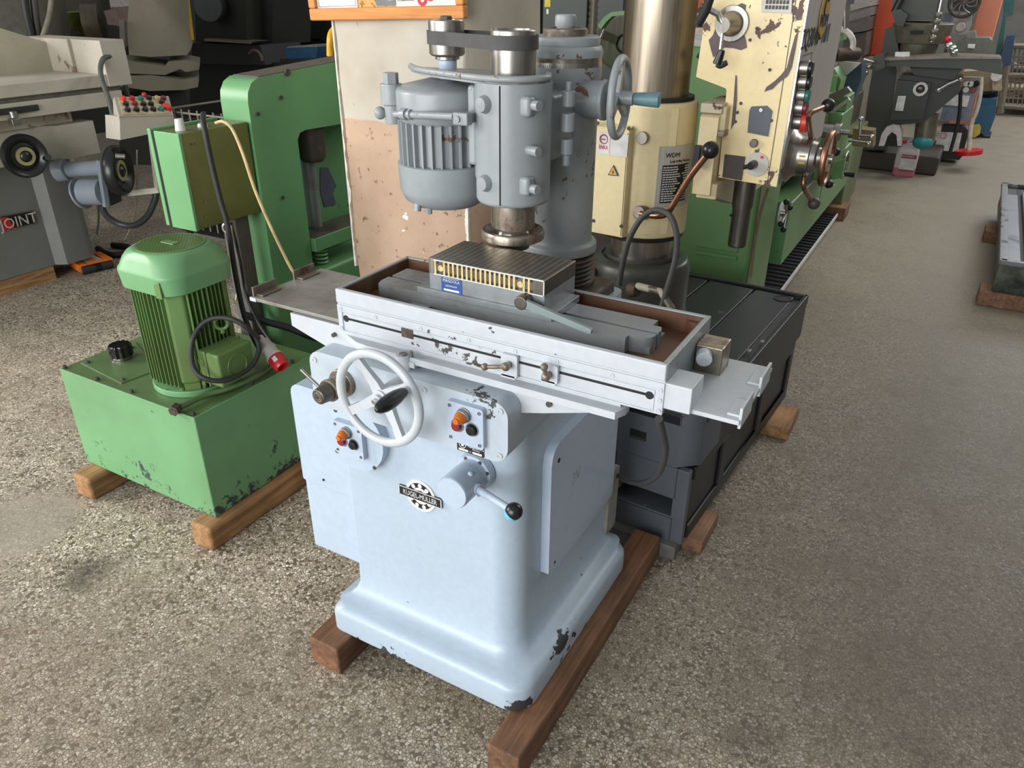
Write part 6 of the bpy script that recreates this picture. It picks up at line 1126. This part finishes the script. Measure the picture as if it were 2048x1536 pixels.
slabv('table_lower', 'dimbeige', [(-4.900, 3.391, 1.036), (-4.900, 3.631, 1.021), (-4.900, 3.886, 0.973), (-4.900, 4.017, 0.978), (-4.900, 4.007, 0.914), (-4.900, 3.875, 0.907), (-4.900, 3.607, 0.928), (-4.900, 3.384, 0.981)], .5, G2, .006)
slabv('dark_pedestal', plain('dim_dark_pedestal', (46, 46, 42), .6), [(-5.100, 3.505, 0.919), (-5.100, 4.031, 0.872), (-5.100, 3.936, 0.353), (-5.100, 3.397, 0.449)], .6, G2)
slabv('yellow_edge', plain('dim_yellow', (196, 160, 36), .5), [(-5.300, 4.352, 1.532), (-5.300, 4.397, 1.532), (-5.300, 4.373, 1.192), (-5.300, 4.327, 1.194), (-5.300, 4.347, 1.399)], .1, G2)
slabx('spindle_cap', 'castdark', [(-4.950, 3.558, 1.366), (-4.950, 3.577, 1.353), (-4.950, 3.547, 1.211), (-4.950, 3.522, 1.200)], .05, G2)
L3 = thing('lathe', 'green lathe headstock with dark chuck behind the left grinder guard', 'lathe', (-6.4, 4.4, 0))
slabv('headstock', plain('yellow_green_paint', (112, 124, 62), .5), [(-6.200, 3.867, 1.367), (-6.200, 4.088, 1.375), (-6.200, 4.073, 1.199), (-6.200, 3.877, 1.208)], .5, L3, .01)
slabx('headstock_panel', 'castdark', [(-6.195, 3.954, 1.261), (-6.195, 4.042, 1.264), (-6.195, 4.038, 1.208), (-6.195, 3.952, 1.212)], .02, L3)
slabv('bed_block', plain('dim_bed', (36, 32, 28), .6), [(-6.250, 3.829, 1.209), (-6.250, 4.496, 1.191), (-6.250, 4.460, 0.963), (-6.250, 3.774, 1.015)], .6, L3)
cc = Vector((-6.050, 4.152, 1.303)); put('chuck', S().lathe([(.02, .02), (.09, .02), (.14, 0), (.14, -.12), (.02, -.12)], cc, (.7, .7, 0), 28), plain('dim_steel', (96, 88, 74), .4, .6), L3)
slabx('tool_post', plain('dim_brown_parts', (58, 50, 40), .6), [(-6.100, 4.175, 1.226), (-6.100, 4.277, 1.279), (-6.100, 4.378, 1.253), (-6.100, 4.362, 1.121), (-6.100, 4.167, 1.132)], .2, L3, .01)
slabv('machine_hood', plain('dark_khaki_hood', (58, 56, 44), .5), [(-6.600, 4.150, 1.559), (-6.600, 4.587, 1.558), (-6.600, 4.572, 1.362), (-6.600, 4.485, 1.350), (-6.600, 4.120, 1.367)], .5, None, .01, label='dark khaki machine hood at top left', category='machine')
slabx('paper_sheet', plain('pale_wall_sheet', (176, 168, 162), .7), [(-8.800, 6.116, 1.544), (-8.800, 6.563, 1.544), (-8.800, 6.507, 1.326), (-8.800, 6.091, 1.314)], .04, None, label='pale sheet on the far wall at top left', category='sheet')
slabx('wall_band', plain('dusty_pink_band', (120, 100, 92), .7), [(-8.700, 6.007, 1.307), (-8.700, 6.420, 1.329), (-8.700, 6.356, 1.080), (-8.700, 5.963, 1.096)], .05, None, label='dusty pink board below pale sheet at top left', category='board')
# wire basket with timber offcuts
Wb = thing('wire_basket', 'black wire basket of timber offcuts behind olive cabinet', 'basket', (-3.6, 3.6, 0))
ty, tz = (3.05, 3.75), .93
bx_ = (-4.1, -3.45)
for z in (.93, .85, .77, .69, .6):
    put('basket_rail', S().tube([(bx_[0], ty[0], z), (bx_[1], ty[0], z), (bx_[1], ty[1], z), (bx_[0], ty[1], z), (bx_[0], ty[0], z)], .006, 6, 1), 'cage' if z > .9 else 'black', Wb)
for k in range(11): put('basket_wire', S().cyl((bx_[0] + .065 * k, ty[0], .25), (bx_[0] + .065 * k, ty[0], .95), .0045, n=6), 'cage', Wb, wn=False)
for k in range(12): put('basket_wire', S().cyl((bx_[1], ty[0] + .062 * k, .25), (bx_[1], ty[0] + .062 * k, .95), .0045, n=6), 'cage', Wb, wn=False)
put('basket_floor', S().box(bx_[0], bx_[1], ty[0], ty[1], .22, .25), 'black', Wb)
for k in range(4): put('basket_foot', S().cyl((bx_[k % 2] + (.03 if k % 2 == 0 else -.03), ty[k // 2] + (.03 if k < 2 else -.03), 0), (bx_[k % 2] + (.03 if k % 2 == 0 else -.03), ty[k // 2] + (.03 if k < 2 else -.03), .23), .02), 'black', Wb)
for k, (x, y, z, a) in enumerate(((-3.78, 3.4, .74, .2), (-3.7, 3.5, .82, -.4), (-3.85, 3.3, .66, .5), (-3.72, 3.42, .58, 0))):
    q = S(); q.xf = Matrix.Translation((x, y, z)) @ Matrix.Rotation(a, 4, 'Z'); q.box(-.2, .2, -.04, .04, -.04, .04, .003); put('timber_offcut', q, 'woodp', None, ('upper brown timber offcut lying crosswise in wire basket', 'topmost brown timber offcut in wire basket', 'lower slanting timber offcut in wire basket', 'bottom timber offcut in wire basket')[k], category='offcut')
# dark lathes behind the press
D2 = thing('lathe', 'dark unlit lathe with long bright bed behind the green press', 'lathe', (-5.2, 5.6, 0))
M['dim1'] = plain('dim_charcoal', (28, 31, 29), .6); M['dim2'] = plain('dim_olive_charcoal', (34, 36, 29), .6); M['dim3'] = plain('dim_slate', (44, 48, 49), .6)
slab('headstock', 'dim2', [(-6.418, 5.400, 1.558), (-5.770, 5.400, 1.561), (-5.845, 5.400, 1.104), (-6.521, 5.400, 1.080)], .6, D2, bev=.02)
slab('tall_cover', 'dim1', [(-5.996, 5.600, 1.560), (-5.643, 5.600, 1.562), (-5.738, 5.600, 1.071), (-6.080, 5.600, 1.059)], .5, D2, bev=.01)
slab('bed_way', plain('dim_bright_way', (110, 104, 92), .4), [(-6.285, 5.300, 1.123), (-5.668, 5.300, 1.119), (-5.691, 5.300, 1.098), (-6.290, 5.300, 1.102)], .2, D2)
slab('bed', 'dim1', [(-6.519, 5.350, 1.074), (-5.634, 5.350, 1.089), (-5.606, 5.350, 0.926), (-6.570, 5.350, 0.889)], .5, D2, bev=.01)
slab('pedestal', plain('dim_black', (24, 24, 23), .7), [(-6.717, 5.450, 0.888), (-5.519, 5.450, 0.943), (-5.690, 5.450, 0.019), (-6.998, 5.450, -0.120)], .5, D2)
cc = Vector((-6.104, 5.300, 1.394)); put('face_plate', S().cyl(cc, cc + Vector((.05, -.1, 0)), .13, n=28, bev=.01), 'dim3', D2)
put('pilot_lamp', S().sphere((-6.401, 5.380, 1.387), .012).sphere((-6.301, 5.380, 1.389), .012), 'plate', D2)
D3 = thing('milling_machine', 'dark unlit machine with bright handles left of the pillar', 'machine', (-4.4, 6.0, 0))
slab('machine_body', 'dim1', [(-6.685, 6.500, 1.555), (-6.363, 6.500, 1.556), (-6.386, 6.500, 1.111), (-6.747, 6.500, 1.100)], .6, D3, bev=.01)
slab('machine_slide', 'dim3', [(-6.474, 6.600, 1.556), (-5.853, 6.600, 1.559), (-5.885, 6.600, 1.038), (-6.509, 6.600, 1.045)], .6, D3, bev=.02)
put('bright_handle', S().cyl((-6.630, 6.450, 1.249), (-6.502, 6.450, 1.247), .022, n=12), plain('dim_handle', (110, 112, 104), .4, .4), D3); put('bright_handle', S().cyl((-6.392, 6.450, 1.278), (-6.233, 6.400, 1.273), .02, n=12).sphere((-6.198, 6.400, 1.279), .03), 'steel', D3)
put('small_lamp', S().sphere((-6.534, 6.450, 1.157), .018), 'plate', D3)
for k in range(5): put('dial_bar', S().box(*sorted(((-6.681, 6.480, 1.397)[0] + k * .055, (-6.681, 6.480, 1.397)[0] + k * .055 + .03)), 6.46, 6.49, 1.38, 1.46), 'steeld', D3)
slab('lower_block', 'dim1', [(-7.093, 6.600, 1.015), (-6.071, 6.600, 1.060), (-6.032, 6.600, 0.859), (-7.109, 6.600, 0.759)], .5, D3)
boxy('storage_shelf', 'dim1', [(-5.038, 4.980, 1.027), (-4.575, 4.980, 1.055), (-4.670, 4.980, 0.212), (-5.199, 4.980, 0.156)], .5, 'dark low cupboard behind green press carrying a blue crate', 'cupboard')
boxy('plastic_crate', plain('crate_blue', (34, 74, 104), .5), [(-4.982, 5.000, 1.111), (-4.629, 5.000, 1.132), (-4.663, 5.000, 1.050), (-4.985, 5.000, 1.028)], .4, 'blue plastic crate behind top edge of green press', 'crate', .006)
boxy('sheet_stack', plain('pale_grey_sheets', (128, 126, 118), .6), [(-5.007, 5.050, 1.118), (-4.684, 5.050, 1.141), (-4.687, 5.050, 1.123), (-5.021, 5.050, 1.103)], .35, 'pale grey sheets lying on blue crate', 'sheets')
put('red_cable', S().tube([(-5.293, 4.900, 1.067), (-5.254, 4.900, 1.087), (-5.199, 4.900, 1.082), (-5.166, 4.900, 1.050), (-5.157, 4.900, 1.012)], .012), plain('dull_red_cable', (96, 72, 64), .5), D2)
boxy('steel_profile', plain('pale_steel_profile', (146, 140, 132), .5), [(-1.219, 8.400, 1.474), (-1.042, 8.400, 1.509), (-1.039, 8.400, 1.411), (-1.207, 8.400, 1.367)], .6, 'topmost pale steel profile left of the orange pillar', 'profile', .006)
boxy('steel_profile', plain('mid_steel_profile', (112, 106, 100), .5), [(-1.208, 8.420, 1.358), (-1.044, 8.420, 1.402), (-1.042, 8.420, 1.328), (-1.202, 8.420, 1.283)], .6, 'middle grey steel profile left of the orange pillar', 'profile', .006)
boxy('steel_profile', plain('dark_steel_profile', (84, 76, 74), .5), [(-1.203, 8.440, 1.274), (-1.043, 8.440, 1.319), (-1.041, 8.440, 1.202), (-1.201, 8.440, 1.172)], .6, 'lower brownish steel profile left of the orange pillar', 'profile', .006)
boxy('stock_shelf', 'castdark', [(-1.235, 8.500, 1.159), (-1.038, 8.500, 1.191), (-1.022, 8.500, 0.985), (-1.218, 8.500, 0.976)], .5, 'dark stock shelf left of the orange pillar', 'shelf')
